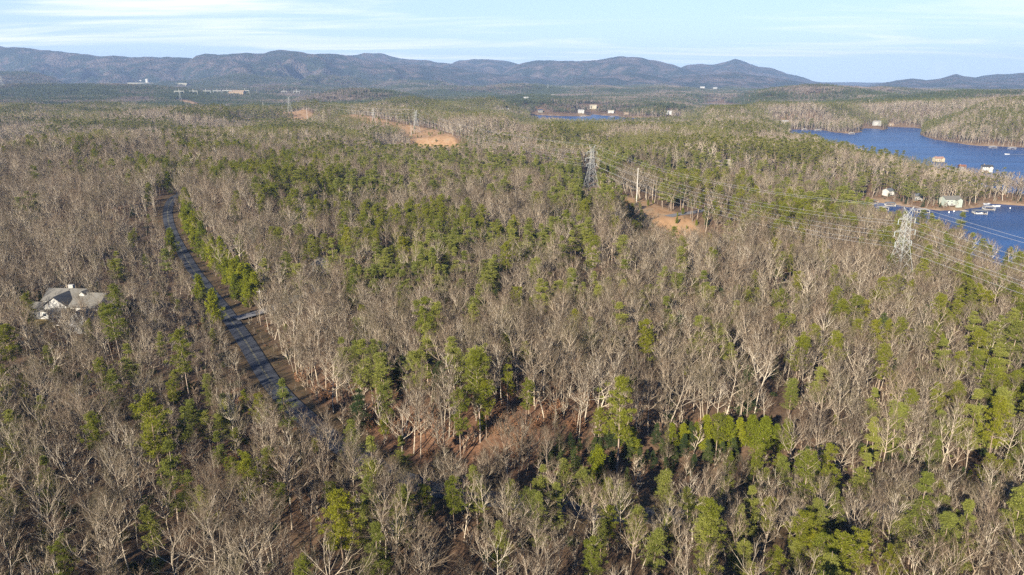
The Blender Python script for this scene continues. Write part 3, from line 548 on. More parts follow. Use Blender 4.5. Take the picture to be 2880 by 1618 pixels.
def cable(label, pts):
    """one conductor hung from tower to tower"""
    s = MB(); prev = None
    for a, b in zip(pts[:-1], pts[1:]):
        L_ = math.hypot(b[0] - a[0], b[1] - a[1]); sag = min(9, L_ * L_ / 14000 + 2); n = 16
        for i in range(n + 1):
            t = i / n; p = (a[0] + (b[0] - a[0]) * t, a[1] + (b[1] - a[1]) * t, a[2] + (b[2] - a[2]) * t - 4 * sag * t * (1 - t))
            if prev is not None and i > 0: s.bar(prev, p, .05, 3)
            prev = p
    o = s.build('power_cable', M['wire']); tag(o, label, 'power cable', 'cables of the power line')
LV = [('top', 39.5, 5.0), ('middle', 33.6, 6.2), ('bottom', 28.2, 4.9), ('shield', 48.0, 3.0)]
for nm, hh, L_ in LV:
    for s, sn in ((-1, 'left'), (1, 'right')):
        P = []
        for (x, y, z, rz) in TP[:5]: P.append((x + s * L_ * math.cos(rz), y + s * L_ * math.sin(rz), z + (hh - 2.5) * TZ))
        cable(('%s cable hanging from the %s arms of the lattice towers' % (sn, nm)) if nm != 'shield' else '%s thin shield wire strung between the tower peaks' % sn, P)
def pole(u, v, h, label, arms=0, r=.3, frame=False):
    x, y = at(u, v, 0, ground_h); z = gz(x, y); t = empty('utility_pole', (x, y, z - .2), .35); tag(t, label, 'utility pole', 'utility poles in the woods')
    for dx in ((-2, 2) if frame else (0,)): MB().bar((dx, 0, 0), (dx, 0, h), r, 8, r * .65).build('pole', M['wood_pole'], t)
    if frame: MB().box((0, 0, h - 1.6), (8, .25, .35)).build('crossarm', M['wood_pole'], t)
    for k in range(arms): MB().box((0, 0, h - .8 - 1.1 * k), (2.6, .18, .2)).build('crossarm', M['wood_pole'], t)
pole(1790, 572, 29, 'tall pale single pole at the edge of the orange cut', 1, .42)
pole(2612, 716, 17, 'two-legged timber pole frame right of the tallest tower', 0, .3, True)
pole(1355, 446, 17, 'pale pole beside the orange cleared hill', 2, .35)
pole(1088, 372, 24, 'thin pole at the left end of the cleared hill', 0, .4)
pole(1157, 386, 26, 'thin pole just left of the tower on the cleared hill', 0, .4)
pole(865, 340, 30, 'pale pole right of the farther orange clearing', 0, .5)
pole(742, 318, 30, 'pale pole left of the farther orange clearing', 0, .5)
pole(735, 870, 9, 'short pole beside the driveway under bare trees', 1, .2)
# ------------------------------------------------------------------ houses
COLR = {'grey': (.25,.238,.215), 'charcoal': (.08,.085,.10), 'pale': (.50,.48,.46), 'terracotta': (.50,.30,.23), 'rust': (.32,.14,.09), 'slate': (.20,.22,.25), 'brown': (.19,.14,.13), 'cream': (.56,.50,.38),
        'tan': (.42,.31,.21), 'white': (.60,.59,.565), 'navy': (.05,.07,.15), 'palegreen': (.50,.56,.50)}
def surf(kind, c):
    k = kind + c
    if k not in M:
        a = tuple(q * (.62 if kind == 'r' else .72) for q in COLR[c]); M[k] = noisy(('shingles_' if kind == 'r' else 'siding_') + c, tuple(q * .82 for q in a), tuple(min(q * 1.12, .85) for q in a), 1.6 if kind == 'r' else .8, .85, 0, .15)
    return M[k]
M['pane'], _N, _L, _b = mat('window_glass', .08, .6); _b.inputs['Base Color'].default_value = (.035, .045, .06, 1)
M['trim'] = noisy('white_trim', (.70,.70,.68), (.80,.80,.78), 2, .6)
M['deck'] = noisy('deck_boards', (.40,.36,.31), (.55,.50,.44), 1.2, .85)
def block(t, x0, y0, w, d, h, rz, roofm, wallm, ov=.5, pitch=.55, z0=0.0, windows=3, sides=True, name='wall'):
    """gabled block: walls, roof slabs, framed windows on the long faces"""
    ca, sa = math.cos(rz), math.sin(rz); T = lambda x, y, z: (x0 + x * ca - y * sa, y0 + x * sa + y * ca, z + z0); rh = d / 2 * pitch
    b = MB(); X, Y = w / 2, d / 2
    b.quad(T(-X, -Y, -1.5), T(X, -Y, -1.5), T(X, -Y, h), T(-X, -Y, h)); b.quad(T(X, Y, -1.5), T(-X, Y, -1.5), T(-X, Y, h), T(X, Y, h))
    for s in (-1, 1): P = [T(s * X, -Y * s * -1 * -1, -1.5), T(s * X, Y * s, -1.5), T(s * X, Y * s, h), T(s * X, 0, h + rh), T(s * X, -Y * s, h)]; b.quad(*P)
    wl = b.build(name, wallm, t); r = MB()
    for s in (-1, 1):
        e = Y + ov; zE = h - ov * pitch; o = .25; a = [T(-X - ov, s * e, zE + .04), T(X + ov, s * e, zE + .04), T(X + ov, 0, h + rh + .04), T(-X - ov, 0, h + rh + .04)]; c = [(p[0], p[1], p[2] + o) for p in a]
        r.quad(*a); r.quad(*c[::-1])
        for i in range(4): j = (i + 1) % 4; r.quad(a[i], a[j], c[j], c[i])
    ro = r.build('roof', roofm, t)
    storeys = 2 if h > 5 else 1
    for sd in ((-1, 1) if sides else (-1,)):
        for fl in range(storeys):
            for k in range(windows):
                wx = (k + .5) / windows * w - X; zc = 1.6 + fl * 2.9
                if zc + .8 > h: continue
                f = MB(); p = T(wx, sd * (Y + .06), zc); f.box(p, (1.7, .1, 1.7), rz); fo = f.build('window', M['trim'], t); g = MB(); g.box(T(wx, sd * (Y + .13), zc), (1.35, .06, 1.35), rz); g.build('pane', M['pane'], fo)
    return wl, ro, h + rh
def house(spec, P):
    kind, u, v, w, d, h, rz, rc, wc, label = spec; x, y, z = P; big = math.hypot(x, y) > 1300
    t = empty(kind, (x, y, z), rz); tag(t, label, 'house' if kind != 'plant_building' else 'building', None); rm, wm = surf('r', rc), surf('w', wc)
    wl, ro, top = block(t, 0, 0, w, d, h, 0, rm, wm, .6, .5, 0, 4 if not big else 3, not big)
    if kind == 'plant_building': return
    g = block(t, w * .26, -d * .5, d * .62, w * .36, h * .92, math.pi / 2, rm, wm, .4, .6, 0, 2, False, 'wing_wall')
    c = MB().box((-w * .28, d * .12, top - .2), (1.1, 1.1, 2.6)); c.build('chimney', surf('w', 'tan'), ro)
    dr = MB().box((-w * .05, -d / 2 - .08, 1.05), (1.1, .12, 2.1)).build('door', surf('w', 'brown'), t)
    if kind in ('lake_house', 'forest_house') and not big:
        k = MB().box((-w * .18, -d / 2 - 2.0, .9), (w * .5, 3.6, .2))
        for px in (-.4, 0, .05): k.bar((w * px, -d / 2 - 3.6, -1.5), (w * px, -d / 2 - 3.6, .9), .1)
        k.build('deck', M['deck'], t); rl = MB(); rl.bar((-w * .43, -d / 2 - 3.7, 1.9), (w * .07, -d / 2 - 3.7, 1.9), .06)
        for i in range(7): px = -w * .43 + i * w * .5 / 6; rl.bar((px, -d / 2 - 3.7, 1), (px, -d / 2 - 3.7, 1.9), .045)
        rl.build('railing', M['trim'], t)
for hs, P in zip(HOUSES, PLOTS): house(hs, P)
def main_house():
    x, y, z = MAIN; t = empty('grey_roofed_house', (x, y, z + .3), -.12); tag(t, 'rambling grey-roofed house with white gables among bare trees, left of the road', 'house'); rm, wm = surf('r', 'grey'), surf('w', 'white')
    block(t, 7.5, 3.5, 12, 13, 5.2, 0, rm, wm, .6, .62, 0, 3)                       # right block, broad slope to the camera
    block(t, -6.5, 7.5, 16, 11, 6.0, .05, rm, wm, .6, .62, 0, 3, True, 'rear_wall')    # back left block
    block(t, -5, 1, 9, 10, 5.4, math.pi / 2 + .05, rm, wm, .5, .7, 0, 2, True, 'gable_wall')
    block(t, -12, 0, 10, 9, 3.2, .05, rm, wm, .5, .5, 0, 2, True, 'low_wing_wall')
    block(t, 9.5, -6.5, 6, 6, 3.6, math.pi / 2, rm, wm, .4, .6, 0, 1, True, 'porch_wall')
    block(t, -1, -5, 7, 6, 3.4, 0, rm, wm, .4, .45, 0, 4, True, 'sunroom_wall')
    for dx, dy, dz in ((-5.5, 10.2, 6.7), (4.0, 5.2, 7.6)): block(t, dx, dy - 2, 3.0, 2.4, 1.5, math.pi / 2, rm, wm, .25, .8, dz, 0, False, 'dormer')
    MB().box((-9, 12.5, 8.2), (2.2, 1.3, 3.2)).build('chimney', surf('w', 'pale'), t)
    d = MB().box((8, -11, .6), (12, 5, .25)); d.build('deck', M['deck'], t); MB().box((-1.5, -8.15, 1.1), (1.2, .12, 2.1)).build('door', surf('w', 'brown'), t)
    g = empty('stone_outbuilding', (x + 11, y - 17, gz(x + 11, y - 17)), .2); tag(g, 'small pale stone outbuilding in front of the grey-roofed house', 'outbuilding'); block(g, 0, 0, 6, 5, 2.6, 0, surf('r', 'pale'), surf('w', 'pale'), .4, .5, 0, 1)
main_house()
def tank():
    x, y = at(415, 233); z = gz(x, y); t = empty('storage_tank', (x, y, z)); tag(t, 'round white storage tank on the pale embankment at the mountain foot', 'storage tank'); s = y / F * 9 / 2
    MB().bar((0, 0, 0), (0, 0, s * 2.0), s, 28).build('tank_wall', surf('w', 'white'), t); MB().bar((0, 0, s * 2.0), (0, 0, s * 2.35), s * 1.02, 28, s * .15).build('roof', surf('r', 'pale'), t)
tank()
def embankment():
    P = [at(u, v) for u, v in [(300, 235), (360, 236), (420, 235), (470, 236), (500, 239), (528, 246)]]; V = []; F_ = []
    z = [gz(*p) for p in P]; zm = max(z) + 4; b = MB()
    for (p, q) in zip(P[:-1], P[1:]):
        b.quad((p[0], p[1], zm), (q[0], q[1], zm), (q[0], q[1] + 60, zm), (p[0], p[1] + 60, zm)); b.quad((p[0], p[1] - 60, zm - 40), (q[0], q[1] - 60, zm - 40), (q[0], q[1], zm), (p[0], p[1], zm))
    o = b.build('dam_embankment', noisy('dry_grass_bank', (.17,.165,.13), (.27,.255,.20), .01, .95)); tag(o, 'pale grassy dam crest below the left mountain', None, None, 'structure')
embankment()
GANTRY = [(505, 270, 26), (545, 270, 22), (580, 269, 26), (612, 269, 22), (640, 268, 24), (690, 270, 22), (800, 270, 16), (835, 270, 16)]
GN_ = ['first', 'second', 'third', 'fourth', 'fifth', 'sixth', 'seventh', 'eighth']
for k, (u, v, w) in enumerate(GANTRY):
    x, y = at(u, v); z = gz(x, y); s = y / F; t = empty('switchyard_gantry', (x, y, z)); tag(t, '%s pale steel gantry from the left in the distant substation' % GN_[k], 'gantry', 'gantries of the distant substation'); W_ = w * s / 2; H_ = 15 * s * .8
    for q in (-1, 0, 1): MB().bar((q * W_, 0, 0), (q * W_, 0, H_ * (1.5 if q == 0 else 1.1)), 1.0, 4).build('post', M['steel'], t)
    MB().box((0, 0, H_), (W_ * 2, 2.4, 2.4)).build('beam', M['steel'], t)
# ------------------------------------------------------------------ docks and boats
M['hull'] = noisy('white_hull', (.72,.73,.74), (.80,.81,.82), 1, .3, 0, .5); M['canvas'] = noisy('navy_canvas', (.04,.06,.14), (.07,.09,.2), 2, .9)
def dock(u, v, w, d, rz, label, roof='pale', boat=None):
    x, y = ray(u, v, .6); t = empty('boat_dock', (x, y, 0), rz); tag(t, label, 'boat dock', 'docks along the lake shore')
    k = MB(); k.box((0, -d / 2 + .6, .55), (w, 1.4, .25)); k.box((0, d / 2 - .6, .55), (w, 1.4, .25)); k.box((-w / 2 + .7, 0, .555), (1.4, d - 2.6, .25)); k.box((w / 2 - .7, 0, .555), (1.4, d - 2.6, .25)); k.build('deck', M['deck'], t)
    if roof:
        for a in (-1, 1):
            for b in (-1, 0, 1): MB().bar((a * (w / 2 - .3), b * (d / 2 - .4), -1.5), (a * (w / 2 - .3), b * (d / 2 - .4), 3.4), .13, 6).build('post', M['trim'], t)
        r = MB(); a = [(-w / 2 - .4, -d / 2 - .4, 3.4), (w / 2 + .4, -d / 2 - .4, 3.4), (w / 2 + .4, d / 2 + .4, 3.4), (-w / 2 - .4, d / 2 + .4, 3.4)]; q = [(-w / 2 + 2, 0, 4.5), (w / 2 - 2, 0, 4.5)]
        r.quad(a[0], a[1], q[1], q[0]); r.quad(a[2], a[3], q[0], q[1]); r.quad(a[1], a[2], q[1]); r.quad(a[3], a[0], q[0]); r.quad(*a[::-1]); r.build('roof', surf('r', roof), t)
    if boat: ca, sa = math.cos(rz), math.sin(rz); motorboat(x + 0 * ca, y, rz + math.pi / 2 * 0, boat)
def motorboat(x, y, rz, label, L_=7.0):
    t = empty('motorboat', (x, y, 0), rz); tag(t, label, 'boat', 'motorboats on the lake'); b = MB(); n = 7; top = []; bot = []
    for i in range(n): f = i / (n - 1); w = 1.15 * (1 - max(0, f - .45) ** 2 * 3.0); w = max(w, .05); top.append((-L_ / 2 + f * L_, w, .95 + .25 * f)); bot.append((-L_ / 2 + f * (L_ - .8), w * .6, -.25))
    for i in range(n - 1):
        for s in (1, -1): P = [(top[i][0], s * top[i][1], top[i][2]), (top[i + 1][0], s * top[i + 1][1], top[i + 1][2]), (bot[i + 1][0], s * bot[i + 1][1], bot[i + 1][2]), (bot[i][0], s * bot[i][1], bot[i][2])]; b.quad(*(P if s > 0 else P[::-1]))
        b.quad((top[i][0], top[i][1], top[i][2] - .15), (top[i][0], -top[i][1], top[i][2] - .15), (top[i + 1][0], -top[i + 1][1], top[i + 1][2] - .15), (top[i + 1][0], top[i + 1][1], top[i + 1][2] - .15))
    b.quad((top[0][0], top[0][1], top[0][2]), (top[0][0], -top[0][1], top[0][2]), (bot[0][0], -bot[0][1], bot[0][2]), (bot[0][0], bot[0][1], bot[0][2])); b.build('hull', M['hull'], t)
    MB().quad((.5, -.8, 1.0), (.5, .8, 1.0), (.1, .7, 1.65), (.1, -.7, 1.65)).build('windscreen', M['pane'], t); MB().box((-1.2, 0, 1.15), (1.6, 1.5, .35)).build('seat', M['canvas'], t); MB().box((-L_ / 2 - .2, 0, .8), (.5, .5, 1.1)).build('outboard_motor', M['canvas'], t)
DOCKS = [(2593, 597, 11, 9, .15, 'roofed white dock left of the pale green house', 'pale', None), (2755, 600, 12, 8, -.25, 'dark open-sided roofed dock right of the pale green house', 'slate', 'motorboat under the dark roofed dock'),
 (2780, 589, 10, 7, -.2, 'silver roofed dock behind the dark roofed dock', 'pale', None), (2482, 590, 9, 8, .1, 'white roofed dock just left of the tallest tower', 'pale', 'motorboat under the roof of the white dock'),
 (2452, 571, 10, 8, .3, 'grey roofed dock half hidden by pines at the inlet head', 'grey', None), (2503, 578, 10, 7, -.3, 'grey dock below the white gabled house', 'slate', None), (2712, 593, 6, 5, .1, 'small timber pier beside the pale green house', None, None),
 (2206, 596, 12, 8, .4, 'dock with lifts in the narrow cove', 'slate', 'motorboat beside the dock in the narrow cove'), (2132, 583, 11, 5, -.4, 'pale dock seen through pines in the narrow cove', 'white', None), (2066, 588, 8, 6, .2, 'white roofed dock at the far end of the cove', 'white', None),
 (2395, 377, 12, 8, 0, 'white dock on the tip of the wooded far point', 'white', None), (2300, 368, 14, 8, 0, 'white dock left of the wooded far point', 'white', None), (2262, 366, 12, 8, 0, 'leftmost white dock on the far shore of the big lake', 'white', None),
 (2792, 416, 12, 7, 0, 'dock at the foot of the wooded right shore', 'white', None), (2846, 419, 12, 7, 0, 'rightmost dock under the wooded right shore', 'white', None), (1640, 329, 16, 8, 0, 'dock in front of the white house on the small cove', 'white', None),
 (1722, 330, 16, 8, 0, 'dock in front of the wide white house', 'white', None), (1857, 335.5, 18, 9, 0, 'teal-roofed dock at the right tip of the small cove', 'palegreen', None)]
for D_ in DOCKS: dock(*D_)
x, y = ray(2775, 575, 0); motorboat(x, y, .2, 'white boat moored by the sandy shore right of the docks', 9)
x, y = ray(2802, 581, 0); motorboat(x, y, -.3, 'white boat at the outer mooring right of the docks', 8)
x, y = ray(2832, 434.5, 0); motorboat(x, y, math.pi, 'speedboat trailing a white wake on the big lake', 9)
wk = MB(); x0, y0 = x + 4, y
for i in range(10): a, b_ = i * 3.6, (i + 1) * 3.6; wk.quad((x0 + a, y0 - .8 - a * .03, .06), (x0 + b_, y0 - .8 - b_ * .03, .06), (x0 + b_, y0 + .8 + b_ * .03, .06), (x0 + a, y0 + .8 + a * .03, .06))
tag(wk.build('boat_wake', surf('w', 'white')), 'white foam wake behind the speedboat', None, None, 'stuff')
for (u, v, lb_) in [(2669, 597.5, 'white mooring buoy before the lawn of the pale green house'), (2683, 595, 'small white float right of the mooring buoy'), (2841, 586, 'tiny white buoy near the right edge of the inlet'), (2793, 474, 'lone white buoy on the big lake')]:
    x, y = ray(u, v, .2); t = MB(); t.bar((0, 0, -.3), (0, 0, .9), .7, 10, .45).bar((0, 0, .9), (0, 0, 1.3), .45, 10, .12); tag(t.build('buoy', M['hull'], None, (x, y, 0)), lb_, 'buoy', 'white buoys')

# ------------------------------------------------------------------ where the trees stand
EV = ["778887787777776666676565", "466555777655555555456666", "343268766776555544456543", "112566655665455543333333", "100212666675345544555444", "000121235776552112343345",
      "011344113554332111111234", "112110113212221111111134", "212121112222211111111235", "314333224322121112212257", "233322233211133555312346", "211432233111136666631235", "132332242111166443233212"]
EVV = [240, 300, 360, 420, 500, 600, 700, 800, 900, 1000, 1150, 1300, 1450, 1700]
EVA = np.array([[int(c) for c in r[:24]] for r in EV], float)
def everg(u, v):
    j = np.clip(((u) / 120).astype(int), 0, 23); i = np.clip(np.searchsorted(EVV, v) - 1, 0, 12); return EVA[i, j] / 10.0
rng0 = np.random.default_rng(77); HAND = []                                       # evergreens one can pick out, plus pines added to cast shade: (u, v of the crown's middle, crown height in px, kind)
for k, L_ in (('yellow', [(1199,906,95),(1016,887,45),(1128,865,50),(1449,846,60),(1540,786,35),(1475,991,50),(1617,902,55),(1729,894,45),(1818,950,75),(1661,708,70),(1426,715,60),(1348,1060,120),
      (1132,700,50),(1158,577,40),(1367,1120,80),(1479,1108,65),(1743,1152,130),(1277,1399,85),(958,1470,140),(925,1400,70),(1714,1473,60),(1669,1570,90),(2327,1302,80),(2267,1332,110),(2342,1369,80),
      (2502,1585,90),(2181,1593,50),(2804,1182,110),(2778,1317,70),(2830,1328,70),(2413,939,60),(2532,932,60),(2483,1014,80),(2651,857,45),(2696,876,50),(2782,857,60),(2853,764,70),(82,865,60),(19,961,80),
      (284,1047,65),(325,845,70),(321,905,80),(380,655,30),(317,749,50),(515,988,90),(164,1062,40),(265,1216,90),(433,1190,130),(485,1100,50),(683,1123,50),(728,1152,70),(19,1302,70),(183,1574,90),
      (138,999,40),(1685,1190,60),(2020,1201,60),(2188,1320,60)]),
    ('white', [(1423,973,75),(1576,637,40),(1665,801,70),(1072,1051,130),(1165,1033,120),(1076,1119,80),(990,1246,120),(1135,1287,90),(1792,1481,120),(1870,1377,130),(1837,1555,130),(2196,1339,100),
      (2431,1354,130),(2140,1376,80),(2043,1395,110),(2080,1480,90),(1939,1432,110),(2088,1585,80),(2524,1522,110),(2454,1149,50),(2226,1108,70),(2304,1097,60),(2868,1436,100),(2651,1014,110),
      (2741,932,100),(2853,950,120),(2815,1025,110),(2304,1062,50),(2592,625,70),(2629,650,80),(2696,660,80),(2733,695,70),(2353,607,60),(2050,640,60),(119,1167,100),(388,1164,70),(799,1134,120),(429,1488,130),
      (463,726,70),(1250,760,50),(1500,560,50),(1120,620,60),(1200,650,60),(1265,640,60),(1310,690,70),(1180,720,70),(1400,640,50),(2760,705,70),(2870,735,60),(1585,1345,95),(1530,1375,90),(1640,1365,100),(1760,1400,100),(1560,1420,90),(1480,1420,80),(1700,1400,80)]),  # last pines of this row are added to cast shade over the hollow
    ('young', [(522,596,26),(522,622,28),(532,645,30),(545,668,30),(560,688,32),(582,704,34),(600,722,34),(622,742,36),(640,765,38),(660,775,38),(678,792,40),(697,808,42),(700,830,40),(664,808,38),(538,610,30),(550,640,32),(570,664,34),(598,690,36),(625,715,38),(648,742,40),(672,765,42),(700,786,44),(716,812,44),(610,742,30),(636,775,32),
      (520,560,26),(535,530,26),(474,514,30),(492,500,28),(512,490,26),(600,865,60),(560,815,50),(480,680,30),(1957,1222,60),(1985,1222,64),(2015,1232,62),(2045,1225,66),(2078,1225,64),(2110,1222,62),
      (2145,1228,66),(2180,1230,66),(2212,1225,60),(1922,1235,70),(1888,1240,66),(1780,1242,70),(1684,1320,80),(1670,1345,60),(2050,1302,50),(2125,1309,50),(1355,1186,40),(1080,1195,36),(1100,1180,30)])):
    for u, v, c in L_: HAND.append((u, v, c * (1.3 * rng0.uniform(.75, 1.25) * (1.5 if u < 720 else 1) if k == 'young' else 1.1), k))
FRAC = {'yellow': (.74, .52), 'white': (.6, .78), 'young': (.52, .95), 'dark': (.5, .9)}
NAT = {'yellow': 22, 'white': 25, 'young': 10, 'dark': 13}
trees = []                                      # (x, y, z, kind, variant, scale vector, turn, hand index)
rng = np.random.default_rng(4)
for hi, (u, v, c, k) in enumerate(HAND):
    fr, cf = FRAC[k]; Hh = NAT[k] * .9
    for _ in range(3):
        x, y = at(u, v, Hh * fr, ground_h); dep = y * CP + (CZ - 40) * SP; Hh = float(np.clip(c * dep / F / .93 / cf, NAT[k] * .55, NAT[k] * (1.35 if k != 'young' else 2.0)))
    s = Hh / NAT[k]; nv = len(LIB[k]); w = s * rng.uniform(.95, 1.15)
    if k == 'yellow' and c < 60 and rng.random() < .4: kk, vv = 'slim', int(rng.integers(2))
    else: kk, vv = k, int(rng.integers(nv))
    trees.append((x, y, gz(x, y) - .3, kk, vv, (w, w, s), rng.uniform(0, 6.28), hi))
hand_xy = np.array([(t[0], t[1]) for t in trees])
LAWNS = [(at(1750, 818), 9), (at(1885, 790), 8), (at(1765, 1030), 0.1)]
def spots(cell, r0, r1, seed, jit=.46):
    g = np.random.default_rng(seed); nx = int(2 * r1 / cell); ny = int(r1 / cell) + 30
    X, Y = np.meshgrid(np.arange(-nx // 2, nx // 2), np.arange(-10, ny)); x = (X + .5 * (Y % 2)).ravel() * cell; y = Y.ravel() * cell * .9
    x = x + g.uniform(-jit, jit, x.shape) * cell; y = y + g.uniform(-jit, jit, y.shape) * cell; r = np.hypot(x, y + 30); m = (r > r0) & (r < r1) & (np.abs(np.arctan2(x, y + 60)) < R(41)); return x[m], y[m], g
def allowed(x, y, road=8.0, keepout=1.0):
    ok = np.ones(x.shape, bool); d, s, sd = pdist(ROAD, x, y); uu, vv = uv(x, y, np.full(x.shape, 32.0))
    wide = (sd > 0) & (vv > 590) & (vv < 1200); gap = np.where((sd < 0) & (vv > 600) & (vv < 1200), 8.0, road); gap = np.where(wide, np.interp(vv, [590, 700, 850, 1000, 1120], [6.5, 7.5, 8.5, 10, 7]), np.where(vv > 1280, 5.0, gap)); ok &= d > gap
    d, s, _ = pdist(DRIVE, x, y); ok &= d > 4.5; d, s, _ = pdist(LANE, x, y); ok &= d > 7
    for P in LAKES: ok &= sdist(P, x, y) > 1.2
    ok &= corridor(x, y) > 0
    for (px, py, pr, pz) in PADS: ok &= np.hypot(x - px, y - py) > pr * 1.12 * keepout
    for (c, r) in LAWNS: ok &= np.hypot(x - c[0], y - c[1]) > r
    for (px, py, pr, pz), h in zip(PADS, HOUSES + [None]):                       # a house shows through thinned trees on the camera's side
        L_ = math.hypot(px, py); ex, ey = -px / L_, -py / L_; t = (x - px) * ex + (y - py) * ey; q = np.abs((x - px) * ey - (y - py) * ex); lake = h is None or h[0] in ('lake_house', 'shore_house', 'far_house', 'plant_building')
        dd = (.13 if L_ < 1200 else .05); reach = 24 / max((CZ - pz) / L_, .03) if lake else 26 if h else 20
        ok &= ~((t > 0) & (t < min(reach, 30 if L_ < 1000 else 160)) & (q < pr * (.7 if lake else .6 if h else 1.05)) & ((fbm(x, y, 5, 1, 66) > (-.35 if not lake else -.5)) | (h is None)))
    return ok
def fill(cell, r0, r1, seed, far):
    x, y, g = spots(cell, r0, r1, seed); m = allowed(x, y); x, y = x[m], y[m]
    for hx, hy in (hand_xy if not far else []): L_ = math.hypot(hx, hy); t = -((x - hx) * hx + (y - hy) * hy) / L_; q = np.abs((x - hx) * hy - (y - hy) * hx) / L_; m = (np.hypot(x - hx, y - hy) > 5.2) & ~((t > 0) & (t < 13) & (q < 4)); x, y = x[m], y[m]
    z = ground_h(x, y); u, v = uv(x, y, z + 16); e = everg(u, v); cl = fbm(x, y, 55 if not far else 110, 3, 12); p = np.clip(e * (1.05 if not far else 1.15) + cl * (.2 + 1.5 * e if not far else 1.3) * (e > .05), 0, .97); p = np.where((v > 1000) & (u < 1650), p * .55, p)
    ev = g.random(len(x)) < p; wh = fbm(x, y, 140, 2, 19) + np.where((u > 950) & (u < 1750) & (v > 430), .22, 0) + np.where(v > 1150, .15, 0) > .02
    bk = 0 * x                                                                     # thin the red banks
    for (bx, by), br in BANKS: bk = np.maximum(bk, np.exp(-((x - bx) ** 2 + (y - by) ** 2) / (br * .8) ** 2))
    gp = fbm(x, y, 38, 2, 131); rd, _s, rsd = pdist(ROAD, x, y); big_ = (1 + .26 * ss(260, 480, y)) * np.where((rsd < 0) & (v > 560) & (v < 1230), .56 + .42 * ss(18, 62, rd), 1); stay = g.random(len(x)) > np.maximum(bk * .12, np.clip(gp * 1.1 - .12, 0, .3) * (not far)); out = []
    for i in range(len(x)):
        if not stay[i]: continue
        if ev[i]:
            q = g.random(); k = ('white' if wh[i] else 'yellow')
            if not far: k = 'dark' if q < .13 else 'slim' if (q < .35 and k == 'yellow') else k
            else: k += '_far'
            s = g.uniform(.58, .95) * big_[i] if k != 'dark' else g.uniform(.6, 1.2)
        else: k = 'bare' if not far else 'bare_far'; s = g.uniform(.52, .90) * big_[i]
        w = s * g.uniform(.85, 1.2); out.append((x[i], y[i], z[i] - .4, k, int(g.integers(len(LIB[k]))), (w, w, s), g.uniform(0, 6.28), -1))
    return out
trees += fill(5.4, 66, 360, 21, False) + fill(6.9, 360, 900, 23, False)
def screen():
    """the thick band of small bare trees on the camera's side of the lower road"""
    x, y, g = spots(4.3, 66, 330, 29); m = allowed(x, y); x, y = x[m], y[m]; d, s, sd = pdist(ROAD, x, y); u, v = uv(x, y, np.full(x.shape, 32.0)); m = (sd < 0) & (d < 24) & (v > 1290) & (g.random(len(x)) < .62); x, y = x[m], y[m]; z = ground_h(x, y)
    return [(x[i], y[i], z[i] - .4, 'bare' if g.random() < .8 else 'white', int(g.integers(5)), (s_, s_, s_ * 1.1), g.uniform(0, 6.28), -1) for i, s_ in enumerate(g.uniform(.42, .75, len(x)))]
trees += screen()
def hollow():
    """low dark evergreens added to stand in for the black shade before the young pine row"""
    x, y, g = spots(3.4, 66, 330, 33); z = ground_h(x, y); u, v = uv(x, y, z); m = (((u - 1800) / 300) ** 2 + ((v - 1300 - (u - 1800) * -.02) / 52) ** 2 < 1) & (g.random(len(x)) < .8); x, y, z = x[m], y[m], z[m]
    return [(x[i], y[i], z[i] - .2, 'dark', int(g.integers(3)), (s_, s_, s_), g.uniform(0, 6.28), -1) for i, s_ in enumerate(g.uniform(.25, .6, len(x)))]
SHADE_FILL = hollow(); trees = [t for t in trees if t[7] >= 0 or min((t[0] - h[0]) ** 2 + (t[1] - h[1]) ** 2 for h in SHADE_FILL) > 6] + SHADE_FILL  # added dark evergreens make up the black shade of the hollow
def open_views(T):
    """trees that would stand across the road, the shaded hollow or the ridge tower in the photograph's own gaps are not there"""
    P = np.array([t[:3] for t in T]); H_ = np.array([NAT.get(t[3], 22) * t[5][2] for t in T]); own = np.array([t[7] >= 0 or (t[3] == 'dark' and t[5][2] < .61) for t in T]); RP = np.array(ROAD_PX[2:13], float); bad = np.zeros(len(T), bool)
    for f, wd in ((.95, 8), (.7, 16), (.45, 13)):
        u, v = uv(P[:, 0], P[:, 1], P[:, 2] + H_ * f); d, _s, _t = pdist(RP, u, v); bad |= d < wd; bad |= ((u - 1790) / 270) ** 2 + ((v - 1292) / 50) ** 2 < 1; bad |= (np.abs(u - 1660) < 26) & (v > 440) & (v < 528); bad |= (np.abs(u - 1140) < 75) & (np.abs(v - 1275) < 28)
    return [t for t, b, o in zip(T, bad, own) if o or not b]
trees = open_views(trees)
mid = fill(7.4, 900, 2700, 22, True)
print('trees', len(trees), 'mid', len(mid))
